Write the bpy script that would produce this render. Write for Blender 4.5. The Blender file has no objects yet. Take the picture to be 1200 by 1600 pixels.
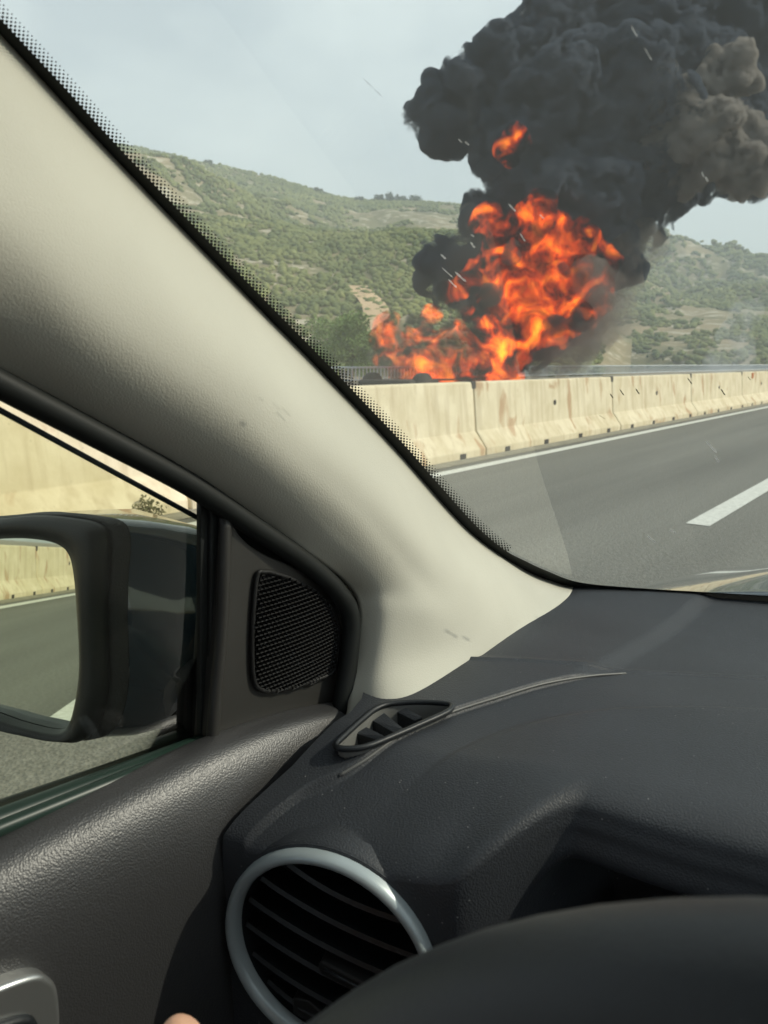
import bpy, bmesh, math, random
import numpy as np
from mathutils import Vector, Matrix, noise

# ------------------------------------------------------------------ camera, sky, sun, exposure
scn = bpy.context.scene
EYE = Vector((0, 0, 1.25))
YAW, PITCH, FOC = math.radians(38.3), math.radians(11.36), 1155.0
cd = bpy.data.cameras.new('camera')
cd.sensor_fit = 'VERTICAL'; cd.sensor_height = 36.0; cd.lens = 36.0 * FOC / 1600.0
cd.clip_start = 0.01; cd.clip_end = 9000
cd.dof.use_dof = True; cd.dof.focus_distance = 0.62; cd.dof.aperture_fstop = 17.0
cam = bpy.data.objects.new('camera', cd); scn.collection.objects.link(cam)
cam.location = EYE; cam.rotation_euler = (math.radians(90) - PITCH, 0, YAW)
scn.camera = cam

SUN_AZ, SUN_EL = math.radians(50), math.radians(37)     # azimuth from +Y towards +X
world = bpy.data.worlds.new('World'); scn.world = world; world.use_nodes = True
wn, wl = world.node_tree.nodes, world.node_tree.links
wn.clear()
sky = wn.new('ShaderNodeTexSky'); sky.sky_type = 'NISHITA'; sky.sun_disc = False
sky.sun_elevation = SUN_EL; sky.sun_rotation = SUN_AZ; sky.air_density = 1.0; sky.dust_density = 2.5; sky.ozone_density = 1.5
wtc = wn.new('ShaderNodeTexCoord')
wmp = wn.new('ShaderNodeMapping'); wmp.inputs['Scale'].default_value = (1.0, 1.0, 2.2)
wno = wn.new('ShaderNodeTexNoise'); wno.inputs['Scale'].default_value = 2.4; wno.inputs['Detail'].default_value = 5; wno.inputs['Roughness'].default_value = .5
wcr = wn.new('ShaderNodeValToRGB'); wcr.color_ramp.elements[0].position = .38; wcr.color_ramp.elements[1].position = .62
wcr.color_ramp.elements[0].color = (.40, .40, .40, 1); wcr.color_ramp.elements[1].color = (.98, .98, .98, 1)
wmx = wn.new('ShaderNodeMixRGB'); wmx.inputs['Color2'].default_value = (7.0, 7.7, 8.1, 1)
wbg = wn.new('ShaderNodeBackground'); wbg.inputs['Strength'].default_value = 0.1
wo = wn.new('ShaderNodeOutputWorld')
wl.new(wtc.outputs['Generated'], wmp.inputs['Vector']); wl.new(wmp.outputs[0], wno.inputs['Vector'])
wl.new(wno.outputs['Fac'], wcr.inputs['Fac']); wl.new(wcr.outputs['Color'], wmx.inputs['Fac'])
wl.new(sky.outputs['Color'], wmx.inputs['Color1']); wl.new(wmx.outputs[0], wbg.inputs['Color']); wl.new(wbg.outputs[0], wo.inputs['Surface'])

sd = bpy.data.lights.new('sun', 'SUN'); sd.energy = 3.9; sd.angle = math.radians(0.6); sd.color = (1.0, .93, .80)
so = bpy.data.objects.new('sun', sd); scn.collection.objects.link(so)
sdir = Vector((math.sin(SUN_AZ) * math.cos(SUN_EL), math.cos(SUN_AZ) * math.cos(SUN_EL), math.sin(SUN_EL)))
so.rotation_euler = sdir.to_track_quat('Z', 'Y').to_euler(); so.location = (20, 10, 30)

scn.view_settings.view_transform = 'Standard'; scn.view_settings.look = 'None'
scn.view_settings.exposure = 0.42; scn.view_settings.gamma = 1.0; scn.view_settings.use_curve_mapping = False
scn.render.engine = 'CYCLES'
cy = scn.cycles
cy.volume_bounces = 2; cy.transparent_max_bounces = 32; cy.max_bounces = 8; cy.diffuse_bounces = 4; cy.glossy_bounces = 4
cy.transmission_bounces = 8; cy.volume_step_rate = 1.0; cy.volume_max_steps = 400
cy.use_denoising = True; cy.sample_clamp_indirect = 6.0
random.seed(7); rng = np.random.default_rng(7)

# ------------------------------------------------------------------ helpers turning image pixels into points
FW = Vector((-math.sin(YAW) * math.cos(PITCH), math.cos(YAW) * math.cos(PITCH), -math.sin(PITCH)))
RT = Vector((math.cos(YAW), math.sin(YAW), 0)); UP = RT.cross(FW)
K = 0.75                                   # scale of the whole cabin about the eye point
def ray(px, py): return RT * ((px - 600) / FOC) - UP * ((py - 800) / FOC) + FW
def cab(x, y, z): return Vector((x * K, y * K, 1.25 + (z - 1.25) * K))     # cabin point, scaled about the camera's eye point
def onx(px, py, x): d = ray(px, py); return EYE + d * (x * K / d.x)
def ony(px, py, y): d = ray(px, py); return EYE + d * (y * K / d.y)
def onz(px, py, z): d = ray(px, py); return EYE + d * ((z - 1.25) * K / d.z)
def far(px, py, t): return EYE + ray(px, py) * t

def ws_y(x, z):                            # windscreen surface y(x, z) in cabin coordinates before that scaling
    u = x - .44; b = (z - .93) / .6
    yb = 1.236 - .337 * u * u; yt = .068 + .12 * (1 - (u / .9) ** 2)
    return yb + (yt - yb) * b + .05 * 4 * b * (1 - b) * max(0, 1 - (u / .9) ** 2)
def on_ws(px, py, inset=0.0):
    d = ray(px, py)
    def g(t):
        p = d * t
        return p.y - ws_y(p.x, 1.25 + p.z)
    lo, hi = .05, 3.0
    for _ in range(50):
        m = (lo + hi) / 2
        if g(m) > 0: hi = m
        else: lo = m
    return EYE + d * (lo * K) * (1 - inset)

# ------------------------------------------------------------------ object helpers
COL = scn.collection
def link(o, parent=None):
    COL.objects.link(o)
    if parent: o.parent = parent
    return o
def tag(o, label=None, cat=None, group=None, kind=None):
    if label: o['label'] = label
    if cat: o['category'] = cat
    if group: o['group'] = group
    if kind: o['kind'] = kind
    return o
def empty(name, loc, label, cat, group=None):
    o = bpy.data.objects.new(name, None); link(o); o.location = loc; o.empty_display_size = .2
    return tag(o, label, cat, group)
def mesh_obj(name, verts, faces, mat, parent=None, smooth=True):
    me = bpy.data.meshes.new(name); me.from_pydata([tuple(v) for v in verts], [], faces); me.update()
    if smooth: me.polygons.foreach_set('use_smooth', [True] * len(me.polygons))
    if mat: me.materials.append(mat)
    o = bpy.data.objects.new(name, me); link(o)
    if parent is not None: put(o, parent)
    return o
def put(o, parent):                        # parent, keeping the world position (parents have no rotation)
    o.parent = parent
    p = parent; off = Vector((0, 0, 0))
    while p is not None: off += p.location; p = p.parent
    if o.type == 'MESH' and not o.get('_placed'): o.data.transform(Matrix.Translation(-off)) if o.location.length == 0 else setattr(o, 'location', o.location - off)
    return o
def bm_obj(name, bm, mat, parent=None, smooth=True):
    me = bpy.data.meshes.new(name); bmesh.ops.recalc_face_normals(bm, faces=bm.faces); bm.to_mesh(me); bm.free()
    me.polygons.foreach_set('use_smooth', [smooth] * len(me.polygons))
    if mat: me.materials.append(mat)
    o = bpy.data.objects.new(name, me); link(o)
    if parent is not None: put(o, parent)
    return o
def mod_apply(o):
    dg = bpy.context.evaluated_depsgraph_get(); dg.update()
    me = bpy.data.meshes.new_from_object(o.evaluated_get(dg)); o.modifiers.clear(); o.data = me
def bevel(o, w, seg=2, ang=35):
    m = o.modifiers.new('bevel', 'BEVEL'); m.width = w; m.segments = seg; m.limit_method = 'ANGLE'; m.angle_limit = math.radians(ang); m.harden_normals = False
def cr(p0, p1, p2, p3, t):                 # Catmull-Rom
    return 0.5 * ((2 * p1) + (p2 - p0) * t + (2 * p0 - 5 * p1 + 4 * p2 - p3) * t * t + (3 * p1 - p0 - 3 * p2 + p3) * t ** 3)
def spline(pts, n):
    pts = [Vector(p) for p in pts]; P = [pts[0] * 2 - pts[1]] + pts + [pts[-1] * 2 - pts[-2]]; out = []
    for i in range(len(pts) - 1):
        for k in range(n): out.append(cr(P[i], P[i + 1], P[i + 2], P[i + 3], k / n))
    return out + [pts[-1]]
def spline_closed(pts, n):
    pts = [Vector(p) for p in pts]; m = len(pts); out = []
    for i in range(m):
        for k in range(n): out.append(cr(pts[i - 1], pts[i], pts[(i + 1) % m], pts[(i + 2) % m], k / n))
    return out
def net(rows, nu, nv):                     # smooth grid through a control net
    R = [spline(r, nu) for r in rows]; cols = [spline([r[j] for r in R], nv) for j in range(len(R[0]))]
    W, H = len(cols), len(cols[0]); V = [cols[j][i] for i in range(H) for j in range(W)]
    Fc = [(i * W + j, i * W + j + 1, (i + 1) * W + j + 1, (i + 1) * W + j) for i in range(H - 1) for j in range(W - 1)]
    return V, Fc
def net_obj(name, rows, nu, nv, mat, parent, thick=.004):
    V, Fc = net(rows, nu, nv); o = mesh_obj(name, V, Fc, mat, parent)
    if thick:
        m = o.modifiers.new('solid', 'SOLIDIFY'); m.thickness = thick; m.offset = -1
    return o
def tube_bm(bm, path, r, n=8, closed=False, flat=1.0):
    path = [Vector(p) for p in path]; rings = []; m = len(path); ref = None
    for i, p in enumerate(path):
        a = path[i - 1] if (i > 0 or closed) else p; b = path[(i + 1) % m] if (i < m - 1 or closed) else p
        d = (b - a).normalized()
        if ref is None: ref = d.orthogonal().normalized()
        ref = (ref - d * ref.dot(d)).normalized(); s = d.cross(ref); rr = r[i] if isinstance(r, (list, tuple)) else r
        rings.append([bm.verts.new(p + ref * math.cos(2 * math.pi * k / n) * rr + s * math.sin(2 * math.pi * k / n) * rr * flat) for k in range(n)])
    for i in range(m if closed else m - 1):
        A, B = rings[i], rings[(i + 1) % m]
        for k in range(n): bm.faces.new((A[k], A[(k + 1) % n], B[(k + 1) % n], B[k]))
    if not closed: bm.faces.new(rings[0][::-1]); bm.faces.new(rings[-1])
def tube(name, path, r, mat, parent=None, n=8, closed=False, flat=1.0):
    bm = bmesh.new(); tube_bm(bm, path, r, n, closed, flat); return bm_obj(name, bm, mat, parent)
def box_bm(bm, lo, hi):
    r = bmesh.ops.create_cube(bm, size=1.0)['verts']
    for v in r: v.co = Vector((lo[i] + (hi[i] - lo[i]) * (v.co[i] + .5) for i in range(3)))
    return r
def box(name, lo, hi, mat, parent=None, bev=0):
    bm = bmesh.new(); box_bm(bm, lo, hi); o = bm_obj(name, bm, mat, parent, False)
    if bev: bevel(o, bev)
    return o
def slab(name, outline, nrm, thick, mat, parent=None, bev=0, seg=3):   # planar outline -> solid plate
    bm = bmesh.new(); nrm = Vector(nrm).normalized()
    a = [bm.verts.new(p) for p in outline]; b = [bm.verts.new(Vector(p) - nrm * thick) for p in outline]
    bm.faces.new(a); bm.faces.new(b[::-1]); n = len(a)
    for i in range(n): bm.faces.new((a[i], b[i], b[(i + 1) % n], a[(i + 1) % n]))
    o = bm_obj(name, bm, mat, parent, True)
    if bev:
        bevel(o, bev, seg); o.modifiers['bevel'].harden_normals = True
    else: o.data.set_sharp_from_angle(angle=.6)
    return o

# ------------------------------------------------------------------ materials
def mat(name, col, rough=.6, metal=0, spec=.5, noise_amt=0, noise_scale=5, bump=0, bump_scale=200, bump_dist=.001, bump_kind='noise', coords='Object', coat=0):
    m = bpy.data.materials.new(name); m.use_nodes = True; N, L = m.node_tree.nodes, m.node_tree.links
    b = N['Principled BSDF']; b.inputs['Base Color'].default_value = (*col, 1); b.inputs['Roughness'].default_value = rough
    b.inputs['Metallic'].default_value = metal; b.inputs['Specular IOR Level'].default_value = spec; b.inputs['Coat Weight'].default_value = coat
    tc = N.new('ShaderNodeTexCoord')
    if noise_amt:
        n = N.new('ShaderNodeTexNoise'); n.inputs['Scale'].default_value = noise_scale; n.inputs['Detail'].default_value = 6
        L.new(tc.outputs[coords], n.inputs['Vector'])
        r = N.new('ShaderNodeMapRange'); r.inputs['From Min'].default_value = .3; r.inputs['From Max'].default_value = .7
        r.inputs['To Min'].default_value = 1 - noise_amt; r.inputs['To Max'].default_value = 1 + noise_amt
        L.new(n.outputs['Fac'], r.inputs['Value'])
        x = N.new('ShaderNodeMixRGB'); x.blend_type = 'MULTIPLY'; x.inputs['Fac'].default_value = 1; x.inputs['Color1'].default_value = (*col, 1)
        L.new(r.outputs[0], x.inputs['Color2']); L.new(x.outputs[0], b.inputs['Base Color'])
    if bump:
        if bump_kind == 'leather':
            v = N.new('ShaderNodeTexVoronoi'); v.feature = 'SMOOTH_F1'; v.inputs['Scale'].default_value = bump_scale; v.inputs['Smoothness'].default_value = .35
            L.new(tc.outputs[coords], v.inputs['Vector'])
            rr = N.new('ShaderNodeMapRange'); rr.inputs['From Max'].default_value = .8; rr.inputs['To Min'].default_value = 1; rr.inputs['To Max'].default_value = 0; L.new(v.outputs['Distance'], rr.inputs['Value'])
            src = rr.outputs[0]
        else:
            v = N.new('ShaderNodeTexNoise'); v.inputs['Scale'].default_value = bump_scale; v.inputs['Detail'].default_value = 3; L.new(tc.outputs[coords], v.inputs['Vector']); src = v.outputs['Fac']
        bp = N.new('ShaderNodeBump'); bp.inputs['Strength'].default_value = bump; bp.inputs['Distance'].default_value = bump_dist
        L.new(src, bp.inputs['Height']); L.new(bp.outputs[0], b.inputs['Normal'])
    return m
def nodes(m): return m.node_tree.nodes, m.node_tree.links

M_beige = mat('pillar_fabric', (.52, .505, .43), .75, spec=.25, noise_amt=.05, noise_scale=9, bump=.35, bump_scale=900, bump_dist=.0006)
def add_specks(m, scale, lo, hi, col, fac):
    N, L = nodes(m); b = N['Principled BSDF']; tc = [n for n in N if n.type == 'TEX_COORD'][0]
    v = N.new('ShaderNodeTexVoronoi'); v.inputs['Scale'].default_value = scale; L.new(tc.outputs['Object'], v.inputs['Vector'])
    s = N.new('ShaderNodeSeparateColor'); L.new(v.outputs['Color'], s.inputs[0])
    r1 = N.new('ShaderNodeMapRange'); r1.inputs['From Min'].default_value = lo; r1.inputs['From Max'].default_value = lo + .03; L.new(s.outputs[0], r1.inputs['Value'])
    r2 = N.new('ShaderNodeMapRange'); r2.inputs['From Min'].default_value = hi; r2.inputs['From Max'].default_value = hi * .5; L.new(v.outputs['Distance'], r2.inputs['Value'])
    mu = N.new('ShaderNodeMath'); mu.operation = 'MULTIPLY'; L.new(r1.outputs[0], mu.inputs[0]); L.new(r2.outputs[0], mu.inputs[1])
    mf = N.new('ShaderNodeMath'); mf.operation = 'MULTIPLY'; mf.inputs[1].default_value = fac; L.new(mu.outputs[0], mf.inputs[0])
    x = N.new('ShaderNodeMixRGB'); x.inputs['Color2'].default_value = (*col, 1); L.new(mf.outputs[0], x.inputs['Fac'])
    if b.inputs['Base Color'].links: L.new(b.inputs['Base Color'].links[0].from_socket, x.inputs['Color1'])
    else: x.inputs['Color1'].default_value = b.inputs['Base Color'].default_value
    L.new(x.outputs[0], b.inputs['Base Color'])
M_dash = mat('dash_plastic', (.029, .032, .037), .52, spec=.40, noise_amt=.12, noise_scale=14, bump=.5, bump_scale=900, bump_dist=.00035, bump_kind='leather')
add_specks(M_dash, 300, .90, .16, (.3, .3, .29), .55)
add_specks(M_dash, 110, .965, .05, (.5, .5, .48), .7)
M_door = mat('door_leather', (.030, .030, .031), .40, spec=.70, noise_amt=.08, noise_scale=10, bump=.45, bump_scale=1050, bump_dist=.0003, bump_kind='leather')
add_specks(M_door, 120, .975, .05, (.5, .5, .48), .7)
M_black = mat('black_plastic', (.011, .013, .015), .42, spec=.4, noise_amt=.1, bump=.3, bump_scale=900, bump_dist=.0004)
M_sail = mat('sail_plastic', (.030, .029, .026), .48, spec=.45, bump=.25, bump_scale=1200, bump_dist=.0003)
M_rubber = mat('rubber', (.012, .014, .013), .55, spec=.3)
M_green = mat('belt_rubber', (.012, .028, .021), .38, spec=.4)
M_cavity = mat('cavity_black', (.008, .008, .009), .8, spec=.15)
M_ring = mat('vent_ring_satin', (.36, .41, .42), .35, metal=.25, spec=.6)
M_wheel = mat('wheel_rubber', (.022, .025, .028), .5, spec=.35, bump=.3, bump_scale=700, bump_dist=.0004)
M_chrome = mat('satin_chrome', (.50, .51, .50), .28, metal=.85, bump=.15, bump_scale=1500, bump_dist=.0003)
M_grille = mat('grille_plastic', (.016, .016, .016), .5, spec=.25)
M_paint = mat('car_paint', (.012, .030, .045), .10, spec=.6, coat=.9)
M_mhouse = mat('mirror_plastic', (.016, .018, .020), .5, spec=.4, noise_amt=.1, bump=.5, bump_scale=800, bump_dist=.0004, bump_kind='leather')
M_mirror = mat('mirror_glass', (.80, .84, .76), .0, metal=1.0)
M_head = mat('headliner_cloth', (.22, .22, .21), .9)
M_skin = mat('skin', (.62, .36, .24), .5, spec=.4, bump=.3, bump_scale=500, bump_dist=.0005)
M_skin.node_tree.nodes['Principled BSDF'].inputs['Subsurface Weight'].default_value = .15
M_skin.node_tree.nodes['Principled BSDF'].inputs['Subsurface Radius'].default_value = (.01, .004, .002)
M_nail = mat('nail', (.70, .46, .38), .3)

def glass(name, tint, refl, dust, dust_col, rough=0.0, ior=1.5, noise_scale=3):
    m = bpy.data.materials.new(name); m.use_nodes = True; N, L = nodes(m); N.clear()
    o = N.new('ShaderNodeOutputMaterial'); tr = N.new('ShaderNodeBsdfTransparent'); tr.inputs['Color'].default_value = (*tint, 1)
    gl = N.new('ShaderNodeBsdfGlossy'); gl.inputs['Roughness'].default_value = rough; gl.inputs['Color'].default_value = (refl, refl, refl, 1)
    fr = N.new('ShaderNodeFresnel'); fr.inputs['IOR'].default_value = ior
    mx = N.new('ShaderNodeMixShader'); L.new(fr.outputs[0], mx.inputs[0]); L.new(tr.outputs[0], mx.inputs[1]); L.new(gl.outputs[0], mx.inputs[2])
    df = N.new('ShaderNodeBsdfTranslucent'); df.inputs['Color'].default_value = (*dust_col, 1)
    d2 = N.new('ShaderNodeBsdfDiffuse'); d2.inputs['Color'].default_value = (*dust_col, 1)
    a = N.new('ShaderNodeMixShader'); a.inputs[0].default_value = .5; L.new(df.outputs[0], a.inputs[1]); L.new(d2.outputs[0], a.inputs[2])
    tc = N.new('ShaderNodeTexCoord'); n = N.new('ShaderNodeTexNoise'); n.inputs['Scale'].default_value = noise_scale; n.inputs['Detail'].default_value = 8; n.inputs['Roughness'].default_value = .65
    L.new(tc.outputs['Object'], n.inputs['Vector'])
    r = N.new('ShaderNodeMapRange'); r.inputs['From Min'].default_value = .3; r.inputs['From Max'].default_value = .75; r.inputs['To Min'].default_value = dust * .6; r.inputs['To Max'].default_value = dust * 1.5
    L.new(n.outputs['Fac'], r.inputs['Value'])
    m2 = N.new('ShaderNodeMixShader'); L.new(r.outputs[0], m2.inputs[0]); L.new(mx.outputs[0], m2.inputs[1]); L.new(a.outputs[0], m2.inputs[2])
    L.new(m2.outputs[0], o.inputs['Surface'])
    return m
M_wscreen = glass('windscreen_glass', (.93, .96, .92), .9, .045, (.75, .78, .72))
M_sglass = glass('side_glass', (.86, .88, .73), .22, .006, (.7, .7, .6))

# ================================================================== SETTING
def flat(name, x0, x1, y0, y1, z, m):
    return tag(mesh_obj(name, [(x0, y0, z), (x1, y0, z), (x1, y1, z), (x0, y1, z)], [(0, 1, 2, 3)], m, None, False), kind='structure')
# asphalt with aggregate
M_asph = bpy.data.materials.new('asphalt'); M_asph.use_nodes = True; N, L = nodes(M_asph); b = N['Principled BSDF']; b.inputs['Roughness'].default_value = .8
tc = N.new('ShaderNodeTexCoord')
n1 = N.new('ShaderNodeTexNoise'); n1.inputs['Scale'].default_value = 34; n1.inputs['Detail'].default_value = 5; n1.inputs['Roughness'].default_value = .7
n2 = N.new('ShaderNodeTexNoise'); n2.inputs['Scale'].default_value = .7; n2.inputs['Detail'].default_value = 4
n3 = N.new('ShaderNodeTexVoronoi'); n3.inputs['Scale'].default_value = 70
mp = N.new('ShaderNodeMapping'); mp.inputs['Scale'].default_value = (1.6, .09, 1)
L.new(tc.outputs['Object'], n1.inputs['Vector']); L.new(tc.outputs['Object'], mp.inputs['Vector']); L.new(mp.outputs[0], n2.inputs['Vector']); L.new(tc.outputs['Object'], n3.inputs['Vector'])
r1 = N.new('ShaderNodeValToRGB'); r1.color_ramp.elements[0].position = .3; r1.color_ramp.elements[0].color = (.10, .10, .085, 1); r1.color_ramp.elements[1].position = .72; r1.color_ramp.elements[1].color = (.20, .20, .175, 1)
L.new(n1.outputs['Fac'], r1.inputs['Fac'])
r2 = N.new('ShaderNodeMapRange'); r2.inputs['From Min'].default_value = .3; r2.inputs['From Max'].default_value = .7; r2.inputs['To Min'].default_value = .72; r2.inputs['To Max'].default_value = 1.22; L.new(n2.outputs['Fac'], r2.inputs['Value'])
mx = N.new('ShaderNodeMixRGB'); mx.blend_type = 'MULTIPLY'; mx.inputs['Fac'].default_value = 1; L.new(r1.outputs[0], mx.inputs['Color1']); L.new(r2.outputs[0], mx.inputs['Color2']); L.new(mx.outputs[0], b.inputs['Base Color'])
bp = N.new('ShaderNodeBump'); bp.inputs['Strength'].default_value = .8; bp.inputs['Distance'].default_value = .008; L.new(n3.outputs['Distance'], bp.inputs['Height']); L.new(bp.outputs[0], b.inputs['Normal'])
M_linep = mat('road_paint', (.62, .63, .58), .7, noise_amt=.14, noise_scale=22, bump=.4, bump_scale=70, bump_dist=.004)
N, L = nodes(M_linep); b = N['Principled BSDF']; tc = [n for n in N if n.type == 'TEX_COORD'][0]
wn_ = N.new('ShaderNodeTexNoise'); wn_.inputs['Scale'].default_value = 26; wn_.inputs['Detail'].default_value = 8; wn_.inputs['Roughness'].default_value = .75; L.new(tc.outputs['Object'], wn_.inputs['Vector'])
wr_ = N.new('ShaderNodeMapRange'); wr_.inputs['From Min'].default_value = .60; wr_.inputs['From Max'].default_value = .68; L.new(wn_.outputs['Fac'], wr_.inputs['Value'])
wx_ = N.new('ShaderNodeMixRGB'); wx_.inputs['Color2'].default_value = (.17, .17, .15, 1); L.new(wr_.outputs[0], wx_.inputs['Fac']); L.new(b.inputs['Base Color'].links[0].from_socket, wx_.inputs['Color1']); L.new(wx_.outputs[0], b.inputs['Base Color'])
M_gutter = mat('gutter_concrete', (.25, .235, .18), .9, noise_amt=.25, noise_scale=6, bump=.5, bump_scale=40, bump_dist=.01)
M_ground = mat('dry_ground', (.22, .18, .12), .95, noise_amt=.3, noise_scale=.3)
flat("ground", -3100, 1400, -390, 3500, -.06, M_ground)
flat('road', -4.95, 9, -150, 900, 0.0, M_asph)
flat('opposite_road', -18, -6.4, -150, 900, -.012, M_asph)
flat('median_gutter', -6.4, -4.95, -150, 900, .006, M_gutter)
flat('edge_line', -4.79, -4.62, -150, 900, .005, M_linep)
flat('far_edge_line', -6.9, -6.75, -150, 900, -.006, M_linep)
for k, y in enumerate([-16.4, 6.0, 18.0, 30.0, 42.0, 54.0]):
    flat('lane_dash', -1.68, -1.5, y, y + 4.5, .005, M_linep)
for k, y in enumerate([-6.0]):
    flat('lane_dash', -1.68, -1.5, y, y + 4.5, .005, M_linep)

# concrete barrier: segments of 5 m
M_conc = bpy.data.materials.new('barrier_concrete'); M_conc.use_nodes = True; N, L = nodes(M_conc); b = N['Principled BSDF']; b.inputs['Roughness'].default_value = .88
tc = N.new('ShaderNodeTexCoord'); ge = N.new('ShaderNodeNewGeometry')
na = N.new('ShaderNodeTexNoise'); na.inputs['Scale'].default_value = 2.2; na.inputs['Detail'].default_value = 8; na.inputs['Roughness'].default_value = .6; L.new(ge.outputs['Position'], na.inputs['Vector'])
ra = N.new('ShaderNodeValToRGB'); e = ra.color_ramp.elements; e[0].position = .28; e[0].color = (.58, .495, .32, 1); e[1].position = .62; e[1].color = (.74, .655, .47, 1); L.new(na.outputs['Fac'], ra.inputs['Fac'])
mps = N.new('ShaderNodeMapping'); mps.inputs['Scale'].default_value = (6, 6, .35); L.new(ge.outputs['Position'], mps.inputs['Vector'])
nb = N.new('ShaderNodeTexNoise'); nb.inputs['Scale'].default_value = 1.6; nb.inputs['Detail'].default_value = 5; L.new(mps.outputs[0], nb.inputs['Vector'])
rb = N.new('ShaderNodeValToRGB'); e = rb.color_ramp.elements; e[0].position = .48; e[0].color = (0, 0, 0, 1); e[1].position = .78; e[1].color = (1, 1, 1, 1); L.new(nb.outputs['Fac'], rb.inputs['Fac'])
xm = N.new('ShaderNodeMixRGB'); xm.inputs['Color2'].default_value = (.52, .43, .28, 1); L.new(rb.outputs[0], xm.inputs['Fac']); L.new(ra.outputs[0], xm.inputs['Color1'])
# rust runs: distorted, sparse
mpr = N.new('ShaderNodeMapping'); mpr.inputs['Scale'].default_value = (1, 1.1, .55); L.new(ge.outputs['Position'], mpr.inputs['Vector'])
nr = N.new('ShaderNodeTexNoise'); nr.inputs['Scale'].default_value = 2.4; nr.inputs['Detail'].default_value = 4; nr.inputs['Distortion'].default_value = .6; L.new(mpr.outputs[0], nr.inputs['Vector'])
rr = N.new('ShaderNodeValToRGB'); e = rr.color_ramp.elements; e[0].position = .59; e[0].color = (0, 0, 0, 1); e[1].position = .67; e[1].color = (1, 1, 1, 1); L.new(nr.outputs['Fac'], rr.inputs['Fac'])
mr = N.new('ShaderNodeMath'); mr.operation = 'MULTIPLY'; mr.inputs[1].default_value = .6; L.new(rr.outputs[0], mr.inputs[0])
xr = N.new('ShaderNodeMixRGB'); xr.inputs['Color2'].default_value = (.36, .17, .06, 1); L.new(mr.outputs[0], xr.inputs['Fac']); L.new(xm.outputs[0], xr.inputs['Color1'])
nc = N.new('ShaderNodeTexVoronoi'); nc.inputs['Scale'].default_value = 9; L.new(ge.outputs['Position'], nc.inputs['Vector'])
rc = N.new('ShaderNodeMapRange'); rc.inputs['From Min'].default_value = .0; rc.inputs['From Max'].default_value = .12; rc.inputs['To Min'].default_value = .72; L.new(nc.outputs['Distance'], rc.inputs['Value'])
xc = N.new('ShaderNodeMixRGB'); xc.blend_type = 'MULTIPLY'; xc.inputs['Fac'].default_value = .8; L.new(xr.outputs[0], xc.inputs['Color1']); L.new(rc.outputs[0], xc.inputs['Color2'])
L.new(xc.outputs[0], b.inputs['Base Color'])
bp = N.new('ShaderNodeBump'); bp.inputs['Strength'].default_value = .5; bp.inputs['Distance'].default_value = .02; L.new(na.outputs['Fac'], bp.inputs['Height']); L.new(bp.outputs[0], b.inputs['Normal'])
M_dark = mat('dark_metal', (.04, .035, .03), .7)
M_orange = mat('orange_reflector', (.55, .18, .05), .4)
BX = -5.22
prof = [(0, 0), (0, .10), (-.17, .33), (-.23, .98), (-.245, 1.0), (-.425, 1.0), (-.44, .98), (-.50, .33), (-.67, .10), (-.67, 0)]
def barrier_mesh():
    bm = bmesh.new(); n = 24; rings = []
    for i in range(n + 1):
        y = -2.48 + 4.96 * i / n
        rings.append([bm.verts.new((BX + x + (noise.noise((y * 1.3, z * 3, 5)) * .008 if 0 < z < .99 else 0), y, z)) for x, z in prof])
    for i in range(n):
        for k in range(len(prof) - 1): bm.faces.new((rings[i][k], rings[i][k + 1], rings[i + 1][k + 1], rings[i + 1][k]))
    bm.faces.new(rings[0][::-1]); bm.faces.new(rings[-1]); return bm
def notch_bm():
    bm = bmesh.new(); box_bm(bm, (BX - .02, -.07, 0), (BX + .006, .07, .075)); return bm
seg_names = {2: 'pale barrier segment beside the wing mirror, rust runs down its face', 3: 'barrier segment in front of the flames at the edge of the windscreen dots',
             4: 'barrier segment in the middle of the view with a hole in its face', 5: 'barrier segment right of the tall smoke, seen under the far railing',
             6: 'barrier segment with a small orange reflector patch near its top', 7: 'farthest barrier segment still in frame at the right'}
for i in range(-8, 40):
    yc = -1.1 - 2.5 + 5 * (i - .0)
    if i == -8:
        proto = bm_obj('concrete_barrier', barrier_mesh(), M_conc); bevel(proto, .012, 2, 25); mod_apply(proto); o = proto
        proto_n = bm_obj('drain_slot', notch_bm(), M_dark, None, False)
        proto_c = box('joint_bracket', (BX - .42, 2.44, .90), (BX - .225, 2.56, 1.008), M_dark, None, .01); mod_apply(proto_c)
        proto_h = slab('lifting_hole', [Vector((BX - .19, .05 * math.cos(a), .62 + .045 * math.sin(a))) for a in [k * math.pi / 5 for k in range(10)]], (1, 0, -.1), .03, M_dark)
        kids = [(proto_n, (0, -1.9, 0)), (proto_n, (0, -.65, 0)), (proto_n, (0, .65, 0)), (proto_n, (0, 1.9, 0)), (proto_c, (0, 0, 0)), (proto_h, (0, .0, 0))]
        first = set()
    else:
        o = proto.copy(); link(o)
    o.location = (0, yc, 0)
    lab = seg_names.get(i - 0, None)
    if i >= 2 and i in seg_names: tag(o, seg_names[i], 'barrier', 'concrete median barrier segments')
    elif i < 2: tag(o, 'median barrier segment behind the car, seen small in the wing mirror', 'barrier', 'concrete median barrier segments')
    else: tag(o, 'distant median barrier segment far ahead along the road', 'barrier', 'concrete median barrier segments')
    if i > 12: continue
    for kid, off in kids:
        if kid.name in first: c = kid.copy(); link(c)
        else: c = kid; first.add(kid.name)
        c.parent = o; c.location = off
    if i == 6:
        box('reflector', (BX - .236, -1.3, .80), (BX - .20, -1.1, .97), M_orange, o, .004).location = (0, 0, 0)
for o in list(scn.objects):
    if o.name.startswith('reflector'): o.data.transform(Matrix.Translation((0, o.parent.location.y, 0)))

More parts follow.
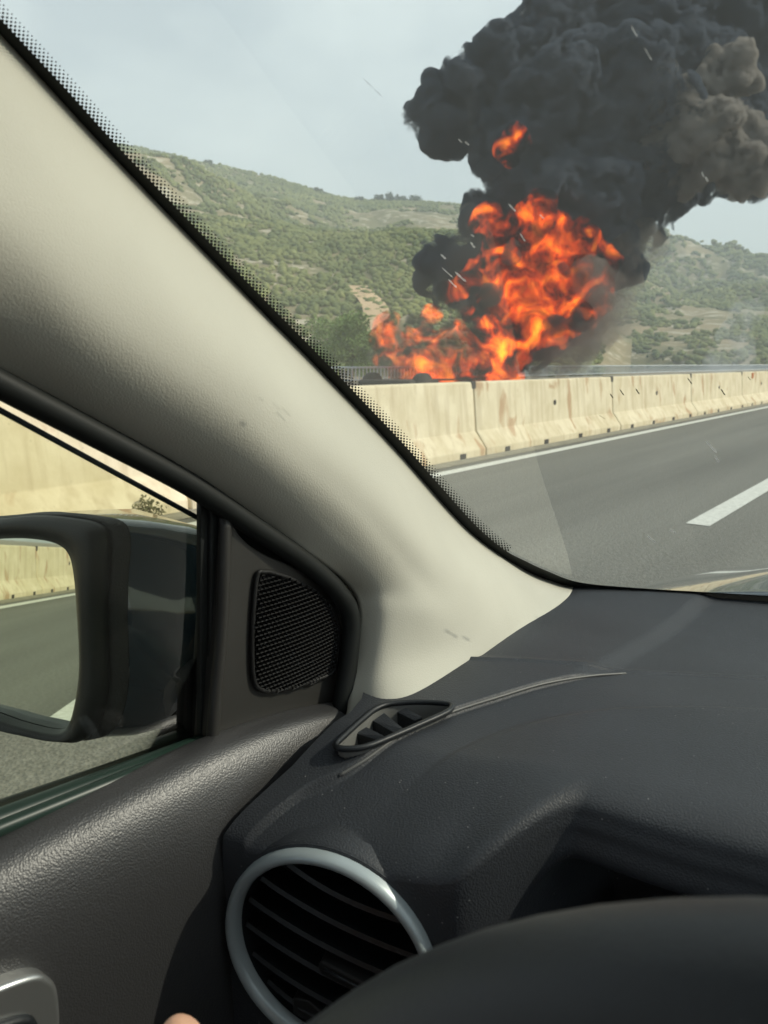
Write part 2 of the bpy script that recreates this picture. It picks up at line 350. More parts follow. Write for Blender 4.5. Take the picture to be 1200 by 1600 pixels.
# far railing beyond the opposite carriageway
M_rail = mat('galvanised_rail', (.52, .56, .58), .5, metal=.4)
M_parapet = mat('parapet_concrete', (.30, .29, .25), .9, noise_amt=.2)
rail = empty('bridge_railing', (-18.6, 20, 0), 'long pale metal railing on a low parapet behind the median barrier', 'railing')
box('parapet', (-18.8, -40, -.05), (-18.4, 400, .50), M_parapet, rail)
tube('handrail', [(-18.6, -40, 1.10), (-18.6, 400, 1.10)], .035, M_rail, rail)
tube('lower_rail', [(-18.6, -40, .62), (-18.6, 400, .62)], .03, M_rail, rail)
bm = bmesh.new()
for k in range(900):
    y = -20 + k * .22; w = .03 if k % 9 else .05
    box_bm(bm, (-18.62, y, .62), (-18.58, y + w, 1.09))
tag(bm_obj('baluster', bm, M_rail, rail, False), kind='stuff')

# ------------------------------------------------------------------ hills
M_hill = bpy.data.materials.new('scrub_hill'); M_hill.use_nodes = True; N, L = nodes(M_hill); b = N['Principled BSDF']; b.inputs['Roughness'].default_value = .95; b.inputs['Specular IOR Level'].default_value = .1
ge = N.new('ShaderNodeNewGeometry')
n1 = N.new('ShaderNodeTexNoise'); n1.inputs['Scale'].default_value = .028; n1.inputs['Detail'].default_value = 9; n1.inputs['Roughness'].default_value = .62; L.new(ge.outputs['Position'], n1.inputs['Vector'])
mpz = N.new('ShaderNodeMapping'); mpz.inputs['Scale'].default_value = (.05, .05, .16); L.new(ge.outputs['Position'], mpz.inputs['Vector'])
n2 = N.new('ShaderNodeTexNoise'); n2.inputs['Scale'].default_value = 3; n2.inputs['Detail'].default_value = 6; n2.inputs['Roughness'].default_value = .7; L.new(mpz.outputs[0], n2.inputs['Vector'])
ra = N.new('ShaderNodeValToRGB'); e = ra.color_ramp.elements; e[0].position = .44; e[0].color = (.17, .16, .085, 1); e[1].position = .66; e[1].color = (.33, .26, .165, 1); L.new(n1.outputs['Fac'], ra.inputs['Fac'])
rb = N.new('ShaderNodeValToRGB'); e = rb.color_ramp.elements; e[0].position = .53; e[0].color = (0, 0, 0, 1); e[1].position = .60; e[1].color = (1, 1, 1, 1); L.new(n2.outputs['Fac'], rb.inputs['Fac'])
xm = N.new('ShaderNodeMixRGB'); xm.inputs['Color2'].default_value = (.42, .38, .29, 1); L.new(rb.outputs[0], xm.inputs['Fac']); L.new(ra.outputs[0], xm.inputs['Color1']); L.new(xm.outputs[0], b.inputs['Base Color'])
def interp(tab, x):
    return float(np.interp(x, [t[0] for t in tab], [t[1] for t in tab]))
class Hill:
    def __init__(s, ridge, dist, foot, px0, px1, amp):
        s.ridge, s.dist, s.foot, s.px0, s.px1, s.amp = ridge, dist, foot, px0, px1, amp
    def pos(s, px, f):                      # f: 0 foot .. 1 ridge .. 1.4 behind
        d = ray(px, interp(s.ridge, px)); h = Vector((d.x, d.y, 0)); hl = h.length; h.normalize()
        top = d.z / hl * s.dist
        r = s.foot + (s.dist - s.foot) * f
        if f <= 1: z = top * (f ** .85) * (1 - .12 * math.sin(math.pi * f))
        else: z = top * (1 - (f - 1) * 1.6)
        p = Vector((h.x * r, h.y * r, 0))
        nz = noise.fractal((p.x * .012, p.y * .012, 3.3 + s.dist), 1.0, 2.0, 6) * s.amp * (1 - abs(1 - min(f, 1)) ** 3) * (0 if f <= 0 else min(1, f * 3)) * (1 - .93 * max(0, (f - .6) / .4) if f <= 1 else .07)
        return Vector((p.x, p.y, 1.25 * min(1, f * 2) + z + nz - (2 if f <= 0 else 0)))
    def build(s, name, nu, nv, m):
        V = []; Fc = []
        for i in range(nv + 1):
            f = i / nv * 1.3
            for j in range(nu + 1): V.append(s.pos(s.px0 + (s.px1 - s.px0) * j / nu, f))
        for i in range(nv):
            for j in range(nu): a = i * (nu + 1) + j; Fc.append((a, a + 1, a + nu + 2, a + nu + 1))
        return tag(mesh_obj(name, V, Fc, m), kind='structure')
ridgeA = [(-900, 130), (-300, 165), (0, 195), (210, 230), (300, 246), (430, 277), (520, 306), (560, 314), (620, 314), (720, 322), (780, 345), (850, 420), (920, 510), (975, 575), (1150, 600)]
ridgeB = [(500, 520), (700, 450), (850, 410), (985, 388), (1060, 390), (1130, 400), (1200, 420), (1300, 455), (1450, 520), (1560, 555)]
ridgeC = [(900, 470), (1100, 418), (1170, 404), (1240, 398), (1320, 400), (1450, 440), (1700, 520)]
hillA = Hill(ridgeA, 420, 75, -900, 985, 15); hillB = Hill(ridgeB, 760, 190, 500, 1560, 40); hillC = Hill(ridgeC, 1600, 900, 900, 1700, 40)
hillA.build('hill', 340, 110, M_hill); hillB.build('distant_hill', 240, 80, M_hill)
M_far = mat('far_mountain', (.10, .12, .09), .95, noise_amt=.2, noise_scale=.01)
hillC.build('far_mountain', 80, 24, M_far)

# scrub: thousands of small clumps joined into one mesh per hill
ico = bmesh.new(); bmesh.ops.create_icosphere(ico, subdivisions=1, radius=1); ico.verts.ensure_lookup_table()
IV = np.array([v.co[:] for v in ico.verts]); IF = np.array([[v.index for v in f.verts] for f in ico.faces]); ico.free()
def np_mesh(name, V, Fq, m, smooth=True, k=3):
    me = bpy.data.meshes.new(name); me.vertices.add(len(V)); me.vertices.foreach_set('co', V.astype(np.float32).ravel())
    me.loops.add(Fq.size); me.loops.foreach_set('vertex_index', Fq.astype(np.int32).ravel())
    me.polygons.add(len(Fq)); me.polygons.foreach_set('loop_start', np.arange(0, Fq.size, k, dtype=np.int32))
    me.update(calc_edges=True); me.polygons.foreach_set('use_smooth', [smooth] * len(Fq)); me.materials.append(m)
    o = bpy.data.objects.new(name, me); link(o); return o
M_scrub = bpy.data.materials.new('scrub_leaves'); M_scrub.use_nodes = True; N, L = nodes(M_scrub); b = N['Principled BSDF']; b.inputs['Roughness'].default_value = .9; b.inputs['Specular IOR Level'].default_value = .15
ge = N.new('ShaderNodeNewGeometry'); n1 = N.new('ShaderNodeTexNoise'); n1.inputs['Scale'].default_value = .05; n1.inputs['Detail'].default_value = 8; n1.inputs['Roughness'].default_value = .75; L.new(ge.outputs['Position'], n1.inputs['Vector'])
ra = N.new('ShaderNodeValToRGB'); e = ra.color_ramp.elements; e[0].position = .35; e[0].color = (.075, .105, .04, 1); e[1].position = .66; e[1].color = (.25, .26, .10, 1); L.new(n1.outputs['Fac'], ra.inputs['Fac']); L.new(ra.outputs[0], b.inputs['Base Color'])
def scrub(name, hill, n, r0, r1, px0, px1, dens):
    Vs, Fs = [], []; c = 0; k = 0
    while k < n:
        px = random.uniform(px0, px1); f = random.random() ** .8 * 1.01
        p = hill.pos(px, f); q = noise.noise((p.x * .02, p.y * .02, 1.7)) + .7 * noise.noise((p.x * .09, p.y * .09, 9))
        k += 1
        if q < dens + random.uniform(-.25, .25) - (.35 if f > .93 else 0): continue
        r = random.uniform(r0, r1) * (.4 + .6 * min(1, f)) * (1 if f < .92 else .7)
        V = IV * (np.array([r, r, r * .75]) * rng.uniform(.8, 1.2, 3)) + rng.normal(0, r * .16, IV.shape) + np.array([p.x, p.y, p.z + r * .25])
        Vs.append(V); Fs.append(IF + c); c += len(V)
    return tag(np_mesh(name, np.concatenate(Vs), np.concatenate(Fs), M_scrub, True), kind='stuff')
scrub('hillside_scrub', hillA, 52000, .6, 1.7, 60, 940, .10)
scrub('distant_scrub', hillB, 52000, 1.1, 3.0, 640, 1400, -.35)

# dirt track climbing the near hill, draped on it
M_track = mat('dirt_track', (.50, .36, .22), .95, noise_amt=.2, noise_scale=.3)
def proj(p): q = p - EYE; z = q.dot(FW); return 600 + FOC * q.dot(RT) / z, 800 - FOC * q.dot(UP) / z
def hill_f(h, px, py):
    best = min((abs(proj(h.pos(px, f / 200))[1] - py), f / 200) for f in range(4, 200)); return best[1]
tp = spline([h_ for h_ in [hillA.pos(px, hill_f(hillA, px, py)) for px, py in [(500, 560), (520, 545), (545, 528), (568, 514), (585, 502), (587, 488), (578, 474), (566, 463), (556, 452)]]], 6)
V = []; Fc = []
for i, a in enumerate(tp):
    d = (tp[min(i + 1, len(tp) - 1)] - tp[max(i - 1, 0)]); w = Vector((d.y, -d.x, 0)).normalized() * 1.6
    V += [a - w + Vector((0, 0, .5)), a + w + Vector((0, 0, .5))]
    if i: Fc.append((2 * i - 2, 2 * i - 1, 2 * i + 1, 2 * i))
tag(mesh_obj('dirt_track', V, Fc, M_track), kind='structure')

# leafy trees and bushes
M_leaf = mat('leaf_green', (.17, .25, .07), .7, spec=.3, noise_amt=.5, noise_scale=.9, coords='Object')
M_bark = mat('bark', (.10, .075, .05), .9)
def leafy(name, loc, h, rad, n, leaf, label, cat, group=None, trunk=True, mat_=None):
    t = empty(name, loc, label, cat, group)
    if trunk:
        bm = bmesh.new(); tube_bm(bm, [(0, 0, -.3), (.05 * h, 0, h * .35), (0, .04 * h, h * .8)], [.05 * h * .5, .03 * h * .6, .008 * h], 7)
        for a in range(4): tube_bm(bm, [(.03 * h, 0, h * .35), (rad * .6 * math.cos(a * 1.7), rad * .6 * math.sin(a * 1.7), h * (.55 + .06 * a))], [.012 * h, .004 * h], 5)
        o = bm_obj('trunk', bm, M_bark, None); o.parent = t
    cl = [(rng.normal(0, rad * .38), rng.normal(0, rad * .38), rng.uniform(.3, .9) * h, rng.uniform(.28, .5) * rad) for _ in range(14)]
    V = []; Fq = []
    for k in range(n):
        c = cl[rng.integers(len(cl))]; d = rng.normal(0, 1, 3); d /= np.linalg.norm(d); p = np.array(c[:3]) + d * c[3] * rng.uniform(.6, 1.05)
        a = rng.normal(0, 1, 3); a /= np.linalg.norm(a); bb = np.cross(a, rng.normal(0, 1, 3)); bb /= np.linalg.norm(bb); s = leaf * rng.uniform(.6, 1.3)
        i = len(V); V += [p - a * s, p + bb * s * .5, p + a * s, p - bb * s * .5]; Fq.append((i, i + 1, i + 2, i + 3))
    o = np_mesh('crown', np.array(V), np.array(Fq), mat_ or M_leaf, False, 4); o.parent = t
    return t
def ground_at(px, py, d): p = far(px, py, d); return (p.x, p.y, 0)
for (px, d, h, r, lab) in [(548, 46, 4.2, 1.9, 'light green bushy tree left of the fire, beside the windscreen dots'), (570, 52, 3.3, 1.8, 'rounded green bush just left of the burning wreck'),
                           (520, 60, 4.6, 2.4, 'taller green tree mostly hidden by the dotted windscreen edge')]:
    leafy('roadside_tree', ground_at(px, 580, d), h, r, 5200, .11, lab, 'tree', 'green trees beside the fire')
M_dry = mat('dry_weed', (.16, .15, .07), .9)
for (px, py, h, r, lab) in [(232, 800, .17, .12, 'straggly weed growing at the foot of the barrier, seen above the wing mirror')]:
    d_ = ray(px, py); t_ = -1.25 / d_.z; leafy('weed', (-5.06, d_.y * t_ * 5.06 / abs(d_.x * t_), 0), h, r, 260, .018, lab, 'plant', None, True, M_dry)
M_pine = mat('pine_green', (.035, .06, .022), .85, noise_amt=.3, noise_scale=.5)
for i, (px, h, r) in enumerate([(327, 5, 2.2), (592, 7, 2.6), (612, 7.5, 3.6), (632, 6.5, 3.8), (650, 6, 3.6), (560, 4.5, 2.5), (498, 4, 2.5), (1100, 8, 5)]):
    hl = hillA if px < 900 else hillB
    p = hl.pos(px, .985)
    labs = ['lone dark pine on the left part of the ridge', 'pointed dark tree on the skyline, leftmost of the ridge cluster', 'broad dark tree on the skyline beside the pointed one', 'round dark tree on the skyline, in the middle of the ridge cluster',
            'low dark tree on the skyline nearest the smoke', 'small dark tree in the dip of the ridge', 'small tree on the descending ridge line', 'tree on the crest of the hazy right hill']
    leafy('ridge_tree', (p.x, p.y, p.z - h * .35), h * .8, r * 1.1, 900, .5, labs[i], 'tree', 'trees on the ridge', True, M_pine)

# ================================================================== FIRE AND SMOKE
def vol_mat(name, col, dens, aniso=.0):
    m = bpy.data.materials.new(name); m.use_nodes = True; N, L = nodes(m); N.clear()
    o = N.new('ShaderNodeOutputMaterial'); v = N.new('ShaderNodeVolumePrincipled')
    v.inputs['Color'].default_value = (*col, 1); v.inputs['Density'].default_value = dens; v.inputs['Anisotropy'].default_value = aniso
    L.new(v.outputs[0], o.inputs['Volume']); return m
def puffs(name, balls, depth, voxel, disp, m, label, cat, kind=None, px_m=None, group=None):
    """billowing body: many puffs (image pixels set at about the given distance) merged, then roughened"""
    bm = bmesh.new()
    for bl in balls:
        px, py, r = bl[:3]; dz = bl[3] if len(bl) > 3 else 0
        d = depth + dz; rr = r / FOC * d; c = far(px, py, d)
        ret = bmesh.ops.create_icosphere(bm, subdivisions=3, radius=rr)
        sd_ = random.random() * 50
        for v in ret['verts']:
            n_ = v.co.normalized(); v.co = c + v.co * (1 + .16 * noise.noise(n_ * 1.6 + Vector((sd_, 0, 0))))
    me = bpy.data.meshes.new(name); bm.to_mesh(me); bm.free(); o = bpy.data.objects.new(name, me); link(o)
    r_ = o.modifiers.new('remesh', 'REMESH'); r_.mode = 'VOXEL'; r_.voxel_size = voxel
    mod_apply(o)
    me = o.data; nv = len(me.vertices); co = np.empty(nv * 3, np.float32); me.vertices.foreach_get('co', co); co = co.reshape(-1, 3)
    no = np.empty(nv * 3, np.float32); me.vertices.foreach_get('normal', no); no = no.reshape(-1, 3)
    out = co.copy()
    for i in range(nv):
        p = Vector(co[i]); s = 0
        for sc, am in disp:
            q = p / sc + Vector((noise.noise(p / sc * .7), noise.noise(p / sc * .7 + Vector((9, 0, 0))), 0)) * .35
            dd = noise.voronoi(q, distance_metric='DISTANCE')[0][0]
            s += (0.5 - dd * dd * 1.4) * am
        out[i] = co[i] + no[i] * s
    me.vertices.foreach_set('co', out.ravel()); me.update()
    r_ = o.modifiers.new('remesh', 'REMESH'); r_.mode = 'VOXEL'; r_.voxel_size = voxel * .8; mod_apply(o); me = o.data
    me.materials.clear(); me.materials.append(m); me.polygons.foreach_set('use_smooth', [True] * len(me.polygons))
    tag(o, label, cat, group, kind); print(name, 'verts', nv)
    return o
def turb_mat(name, col, dens, scale, lo, hi, rate, zs=1.0, rough=.6):
    m = vol_mat(name, col, dens); N, L = nodes(m); v = [n for n in N if n.type == 'PRINCIPLED_VOLUME'][0]
    ge = N.new('ShaderNodeNewGeometry'); mp = N.new('ShaderNodeMapping'); mp.inputs['Scale'].default_value = (1, 1, zs); L.new(ge.outputs['Position'], mp.inputs['Vector'])
    n = N.new('ShaderNodeTexNoise'); n.inputs['Scale'].default_value = scale; n.inputs['Detail'].default_value = 4; n.inputs['Roughness'].default_value = rough; n.inputs['Distortion'].default_value = .4; L.new(mp.outputs[0], n.inputs['Vector'])
    r = N.new('ShaderNodeMapRange'); r.interpolation_type = 'SMOOTHSTEP'; r.inputs['From Min'].default_value = lo; r.inputs['From Max'].default_value = hi; r.inputs['To Max'].default_value = dens; L.new(n.outputs['Fac'], r.inputs['Value'])
    L.new(r.outputs[0], v.inputs['Density']); m.cycles.volume_step_rate = rate; return m
M_smoke = turb_mat('black_smoke', (.125, .15, .19), 13.0, .95, .455, .57, .07, rough=.66)
M_smoke_sunlit = turb_mat('sunlit_smoke', (.40, .375, .345), 11.0, 1.5, .43, .57, .2, rough=.66)  # same smoke, paler: sunlight on the plume's right lobe put into the colour
D0 = 30
dark_balls = [(704, 186, 42), (682, 194, 26), (745, 152, 62), (720, 205, 32), (800, 128, 72), (775, 205, 52), (700, 140, 26), (735, 108, 30), (790, 85, 30), (860, 100, 90, 1), (930, 60, 110, 1), (1020, 30, 120, 2),
              (1110, 20, 110, 2), (1190, -10, 100, 2), (1260, 40, 90, 3), (880, -20, 60, 1), (880, 200, 112, 0), (960, 170, 112, 0), (1050, 150, 105, 1), (1110, 200, 85, 2), (1190, 215, 45, 2), (1215, 255, 40, 2),
              (830, 270, 88), (900, 300, 112), (980, 275, 105, 1), (1045, 245, 80, 2), (782, 310, 52, 1), (870, 370, 88, 1.5), (935, 375, 78, 1.5), (985, 345, 62, 1.5), (1010, 330, 48, 1.5),
              (700, 393, 36), (676, 402, 22), (742, 372, 46), (690, 438, 30, 1), (735, 435, 48, 1), (790, 420, 62, 2), (850, 480, 72, 2.5), (900, 450, 58, 2.5), (870, 512, 40, 2), (825, 530, 34, 2), (800, 480, 60, 2.5), (690, 455, 28, 1), (780, 560, 36, 2)]
puffs('black_smoke_plume', dark_balls, D0, .16, [(2.2, 1.1), (1.0, .62), (.42, .26)], M_smoke, 'thick black smoke billowing up from the burning wreck across the sky', 'smoke', 'stuff')
sunlit_balls = [(1140, 118, 44, -1.4), (1110, 135, 30, -1.4), (1060, 165, 38, -1.2), (1040, 135, 22, -1.2), (1075, 215, 48, -1.2), (1120, 205, 44, -1.6), (1150, 190, 30, -1.6), (1090, 262, 34, -1), (1165, 255, 46, -1.2), (1190, 230, 34, -1.2), (1130, 270, 28, -1), (1050, 230, 30, -1)]
puffs('sunlit_smoke_billow', sunlit_balls, D0 - .35, .11, [(1.4, .8), (.62, .45), (.3, .2)], M_smoke_sunlit, 'sunlit right side of the black smoke, a cauliflower billow painted paler greyish brown', 'smoke', 'stuff')
M_thin = turb_mat('thin_smoke', (.42, .40, .37), .9, .7, .35, .65, .2)
thin = [(955, 430, 42), (940, 490, 50), (905, 535, 45), (985, 395, 34), (1010, 372, 30), (960, 395, 40), (735, 320, 24), (725, 290, 18), (860, 560, 26), (640, 560, 30), (600, 572, 26)]
puffs('thin_smoke_fringe', thin, D0 + .5, .2, [(2.0, .8), (.8, .4)], M_thin, 'thin brownish smoke fringing the right edge and foot of the fire', 'smoke', 'stuff')
puffs('brown_smoke_veil', [(935, 455, 34), (945, 500, 34), (915, 535, 30), (880, 555, 26), (925, 425, 22)], D0 - 4.2, .16, [(1.4, .6), (.6, .35)], turb_mat('veil_smoke', (.30, .27, .24), 1.6, 1.0, .38, .62, .25), 'brownish smoke veil drawn across the right edge of the flames', 'smoke', 'stuff')
M_white = turb_mat('white_smoke', (.85, .88, .92), .42, .8, .35, .7, .1)
wisp = [(850, 575, 16), (870, 560, 26), (900, 568, 20), (1140, 560, 30, 8), (1150, 525, 30, 8), (1165, 495, 24, 8), (1130, 585, 24, 8), (840, 590, 14)]
puffs('pale_smoke_wisp', wisp, D0 + 2, .2, [(1.6, .6), (.7, .3)], M_white, 'faint bluish white wisps of smoke drifting low behind the barrier', 'smoke', 'stuff')

puffs('dark_smoke_tongue', [(770, 455, 15), (762, 470, 12), (880, 420, 11), (858, 505, 14), (845, 520, 12), (905, 500, 16), (700, 500, 12), (655, 505, 13), (640, 548, 9), (725, 478, 12), (800, 395, 12)], D0 - 4.0, .14, [(1.0, .5), (.5, .3)], turb_mat('tongue_smoke', (.10, .10, .10), 5.0, 1.3, .36, .58, .25), 'small dark smoke tongues drifting in front of the flames', 'smoke', 'stuff')
# fire: emissive volume with filaments
M_fire = bpy.data.materials.new('flames'); M_fire.use_nodes = True; N, L = nodes(M_fire); N.clear(); M_fire.cycles.volume_step_rate = .15
o_ = N.new('ShaderNodeOutputMaterial'); ge = N.new('ShaderNodeNewGeometry')
mpf = N.new('ShaderNodeMapping'); mpf.inputs['Scale'].default_value = (1, 1, 1.0); mpf.inputs['Rotation'].default_value = (0, .7, .3)
L.new(ge.outputs['Position'], mpf.inputs['Vector'])
nf = N.new('ShaderNodeTexNoise'); nf.inputs['Scale'].default_value = 1.15; nf.inputs['Detail'].default_value = 5; nf.inputs['Roughness'].default_value = .64; nf.inputs['Distortion'].default_value = .8
L.new(mpf.outputs[0], nf.inputs['Vector'])
rf = N.new('ShaderNodeMapRange'); rf.interpolation_type = 'SMOOTHSTEP'; rf.inputs['From Min'].default_value = .49; rf.inputs['From Max'].default_value = .69; L.new(nf.outputs['Fac'], rf.inputs['Value'])
cf = N.new('ShaderNodeValToRGB'); e = cf.color_ramp.elements; e[0].position = 0; e[0].color = (.6, .02, .003, 1); e[1].position = 1; e[1].color = (1, .27, .015, 1); x = e.new(.55); x.color = (1, .095, .005, 1)
L.new(rf.outputs[0], cf.inputs['Fac'])
em = N.new('ShaderNodeMath'); em.operation = 'MULTIPLY'; em.inputs[1].default_value = 3.3; L.new(rf.outputs[0], em.inputs[0])
ve = N.new('ShaderNodeEmission'); L.new(cf.outputs[0], ve.inputs['Color']); L.new(em.outputs[0], ve.inputs['Strength'])
va = N.new('ShaderNodeVolumeAbsorption'); va.inputs['Color'].default_value = (.1, .08, .07, 1)
da = N.new('ShaderNodeMapRange'); da.inputs['From Min'].default_value = .35; da.inputs['From Max'].default_value = .6; da.inputs['To Min'].default_value = 1.1; da.inputs['To Max'].default_value = .75; L.new(nf.outputs['Fac'], da.inputs['Value']); L.new(da.outputs[0], va.inputs['Density'])
ad = N.new('ShaderNodeAddShader'); L.new(ve.outputs[0], ad.inputs[0]); L.new(va.outputs[0], ad.inputs[1]); L.new(ad.outputs[0], o_.inputs['Volume'])
fire = empty('fire', tuple(far(780, 590, D0 - 2).xy) + (0,), 'roaring orange flames of the roadside fire under the black smoke', 'fire')
def flame(balls, depth):
    f = puffs('flame', [(b[0], b[1], b[2] * 1.22) for b in balls], depth, .12, [(1.1, .55), (.5, .25)], M_fire, None, None)
    put(f, fire); return f
flame([(806, 222, 14), (794, 230, 11), (818, 226, 12), (812, 210, 9), (800, 240, 9)], D0 - 3.2)
flame([(800, 375, 32), (845, 345, 30), (850, 390, 48), (895, 395, 38), (925, 420, 34), (830, 430, 55), (880, 450, 55), (905, 470, 38), (820, 490, 50), (870, 500, 34), (770, 420, 24), (745, 428, 16), (720, 442, 14), (790, 520, 36), (760, 345, 16), (800, 550, 26), (770, 470, 20), (702, 455, 10)], D0 - 2.6)
flame([(600, 525, 22), (640, 530, 18), (670, 540, 14), (592, 560, 12), (630, 565, 14), (735, 500, 14), (750, 530, 28), (700, 555, 30), (660, 575, 30), (700, 585, 34), (745, 580, 36), (780, 585, 26), (730, 490, 10), (668, 500, 12), (700, 530, 16), (640, 590, 22)], D0 - 2.6)
# the burnt-out wreck at the bottom of the fire
M_burnt = mat('burnt_metal', (.03, .026, .022), .9, noise_amt=.4, noise_scale=2, bump=.6, bump_scale=6, bump_dist=.05)
wc = far(690, 600, 28); wreck = empty('burning_truck', (wc.x, wc.y, 0), 'charred dark truck wreck at the foot of the flames behind the barrier', 'truck')
wreck_rot = 0
box('trailer', (wc.x - 1.2, wc.y - 1.5, .7), (wc.x + 1.2, wc.y + 4.5, .66), M_burnt, wreck, .05)
box('cab', (wc.x - 1.15, wc.y - 3.6, .5), (wc.x + 1.15, wc.y - 1.8, .70), M_burnt, wreck, .12)
for dx in (-1.1, 1.1):
    for dy in (-2.8, 1.8, 3.4):
        tube('wheel', [(wc.x + dx - .14, wc.y + dy, .47), (wc.x + dx + .14, wc.y + dy, .47)], .47, M_burnt, wreck, 16)

# ================================================================== THE CAR
car = empty('car', (0, 0, 0), 'cabin of the car the picture is taken from, beige pillar trim and dark dashboard', 'car')

# windscreen
V = []; nx_, nz_ = 40, 20
for j in range(nz_ + 1):
    z = .925 + (1.54 - .925) * j / nz_
    for i in range(nx_ + 1):
        x = -.50 + 1.86 * i / nx_; V.append(cab(x, ws_y(x, z), z))
Fc = [(j * (nx_ + 1) + i, j * (nx_ + 1) + i + 1, (j + 1) * (nx_ + 1) + i + 1, (j + 1) * (nx_ + 1) + i) for j in range(nz_) for i in range(nx_)]
wscreen = mesh_obj('windscreen', V, Fc, M_wscreen, car)
# black ceramic border along trim edge + bottom
edge = [(-300, -262), (-150, -108), (0, 50), (88, 144), (175, 240), (280, 350), (390, 465), (500, 577), (560, 640), (617, 700), (675, 766), (733, 829), (780, 868), (815, 887), (850, 903), (905, 919), (1000, 927), (1100, 932), (1200, 937), (1350, 947), (1500, 960)]
wid = [18, 17, 14, 14, 14, 14, 14, 14, 14, 14, 14, 13, 12, 12, 12, 9, 8, 7, 6, 6, 6]
def offs(i):
    a = Vector(edge[max(0, i - 1)]); b_ = Vector(edge[min(len(edge) - 1, i + 1)]); d = (b_ - a).normalized(); return Vector((d.y, -d.x))
inner = spline([(*(Vector(edge[i]) - offs(i) * 14), 0) for i in range(len(edge))], 6)
outer = spline([(*(Vector(edge[i]) + offs(i) * wid[i]), 0) for i in range(len(edge))], 6)
V = [on_ws(p.x, p.y, .004) for p in inner] + [on_ws(p.x, p.y, .004) for p in outer]; n = len(inner)
mesh_obj('black_border', V, [(i, i + 1, n + i + 1, n + i) for i in range(n - 1)], M_rubber, wscreen)
# dots
bm = bmesh.new(); path = outer; acc = 0; nxt = 0
for i in range(len(path) - 1):
    seg = (path[i + 1] - path[i]); sl = seg.length
    while nxt <= acc + sl:
        p = path[i] + seg * ((nxt - acc) / sl); d = seg.normalized(); nn = Vector((d.y, -d.x, 0))
        prog = min(1, max(0, p.x / 800)); pitch = 9.4 - 3.4 * prog
        if p.x < 790:
            c2 = p.copy()
            for k in range(5):
                r = (2.9 - .40 * k) * (1 - .36 * prog); gap = (5.5 - 2.5 * prog) * k + .6
                q = p + nn * gap * .82 + d * (gap * .1 + (pitch * .5 if k % 2 else 0))
                c3 = on_ws(q.x, q.y, .004); e1 = (on_ws(q.x + r, q.y, .004) - c3); e2 = (on_ws(q.x, q.y + r, .004) - c3)
                f = [bm.verts.new(c3 + e1 * math.cos(a) + e2 * math.sin(a)) for a in [t * math.pi / 4 for t in range(8)]]; bm.faces.new(f)
        nxt += pitch
    acc += sl
tag(bm_obj('dotted_border', bm, M_rubber, wscreen, False), kind='stuff')
# insect marks and scratches on the glass
M_spl = glass('dried_splatter', (1, 1, 1), .2, .42, (.95, .95, .93), noise_scale=300); M_spd = glass('dark_splatter', (1, 1, 1), .2, .35, (.05, .04, .03), noise_scale=300)
def marks(name, segs, m, w):
    bm = bmesh.new()
    for (x0, y0, x1, y1) in segs:
        d = Vector((x1 - x0, y1 - y0)); nn = Vector((d.y, -d.x)).normalized() * w * random.uniform(.6, 1.3); pts = []
        for k, (t, s) in enumerate([(0, .1), (.3, .9), (.6, .5), (.85, 1), (1, .1), (.8, -.9), (.55, -.6), (.25, -.8)]):
            q = Vector((x0, y0)) + d * t + nn * s; pts.append(bm.verts.new(on_ws(q.x, q.y, .003)))
        bm.faces.new(pts)
    return tag(bm_obj(name, bm, m, wscreen, False), kind='stuff')
marks('pale_insect_mark', [(1006, 74, 1019, 95), (986, 40, 996, 58), (710, 424, 729, 441), (690, 418, 708, 434), (794, 318, 806, 331), (812, 364, 821, 378), (716, 217, 722, 223), (726, 221, 733, 227), (1096, 268, 1100, 277), (1102, 276, 1106, 284),
      (688, 397, 697, 405), (735, 378, 742, 388), (735, 366, 741, 370), (700, 436, 714, 450), (1010, 836, 1026, 849), (1046, 828, 1056, 833), (1102, 688, 1120, 708), (1116, 712, 1124, 722), (843, 335, 850, 342)], M_spl, 1.7)
marks('dark_insect_mark', [(968, 608, 975, 618), (993, 607, 999, 616), (1074, 590, 1081, 600), (1126, 607, 1133, 618), (1168, 588, 1173, 594), (935, 648, 946, 655), (953, 615, 958, 622), (565, 120, 598, 152)], M_spd, .9)

# A pillar trim
def X(px, py, x): return onx(px, py, x)
rows = [
    [on_ws(-260, -222), X(-250, 0, -.425), X(-255, 170, -.412), X(-258, 340, -.425), X(-260, 452, -.45)],
    [on_ws(0, 50), X(0, 205, -.420), X(0, 355, -.408), X(0, 490, -.420), X(0, 590, -.447)],
    [on_ws(175, 240), X(165, 360, -.415), X(152, 480, -.403), X(140, 580, -.415), X(130, 658, -.445)],
    [on_ws(390, 465), X(368, 540, -.410), X(345, 615, -.398), X(318, 685, -.410), X(290, 745, -.44)],
    [on_ws(500, 577), X(475, 640, -.408), X(450, 705, -.396), X(425, 765, -.408), X(395, 815, -.438)],
    [on_ws(617, 700), X(590, 750, -.405), X(560, 800, -.394), X(528, 840, -.403), ony(490, 872, .438)],
    [on_ws(733, 829), X(690, 862, -.400), X(642, 895, -.390), X(592, 912, -.400), ony(543, 915, .483)],
    [on_ws(815, 887), X(755, 925, -.393), X(690, 955, -.377), X(612, 955, -.392), ony(562, 955, .493)],
    [on_ws(868, 909), X(780, 985, -.376), X(705, 1015, -.368), X(608, 1035, -.385), ony(553, 1030, .484)],
    [onz(905, 919, .93), onz(752, 1045, .947), onz(665, 1088, .958), onz(603, 1106, .958), ony(540, 1124, .455)]]
net_obj('pillar_trim', rows, 8, 8, M_beige, car, .004)
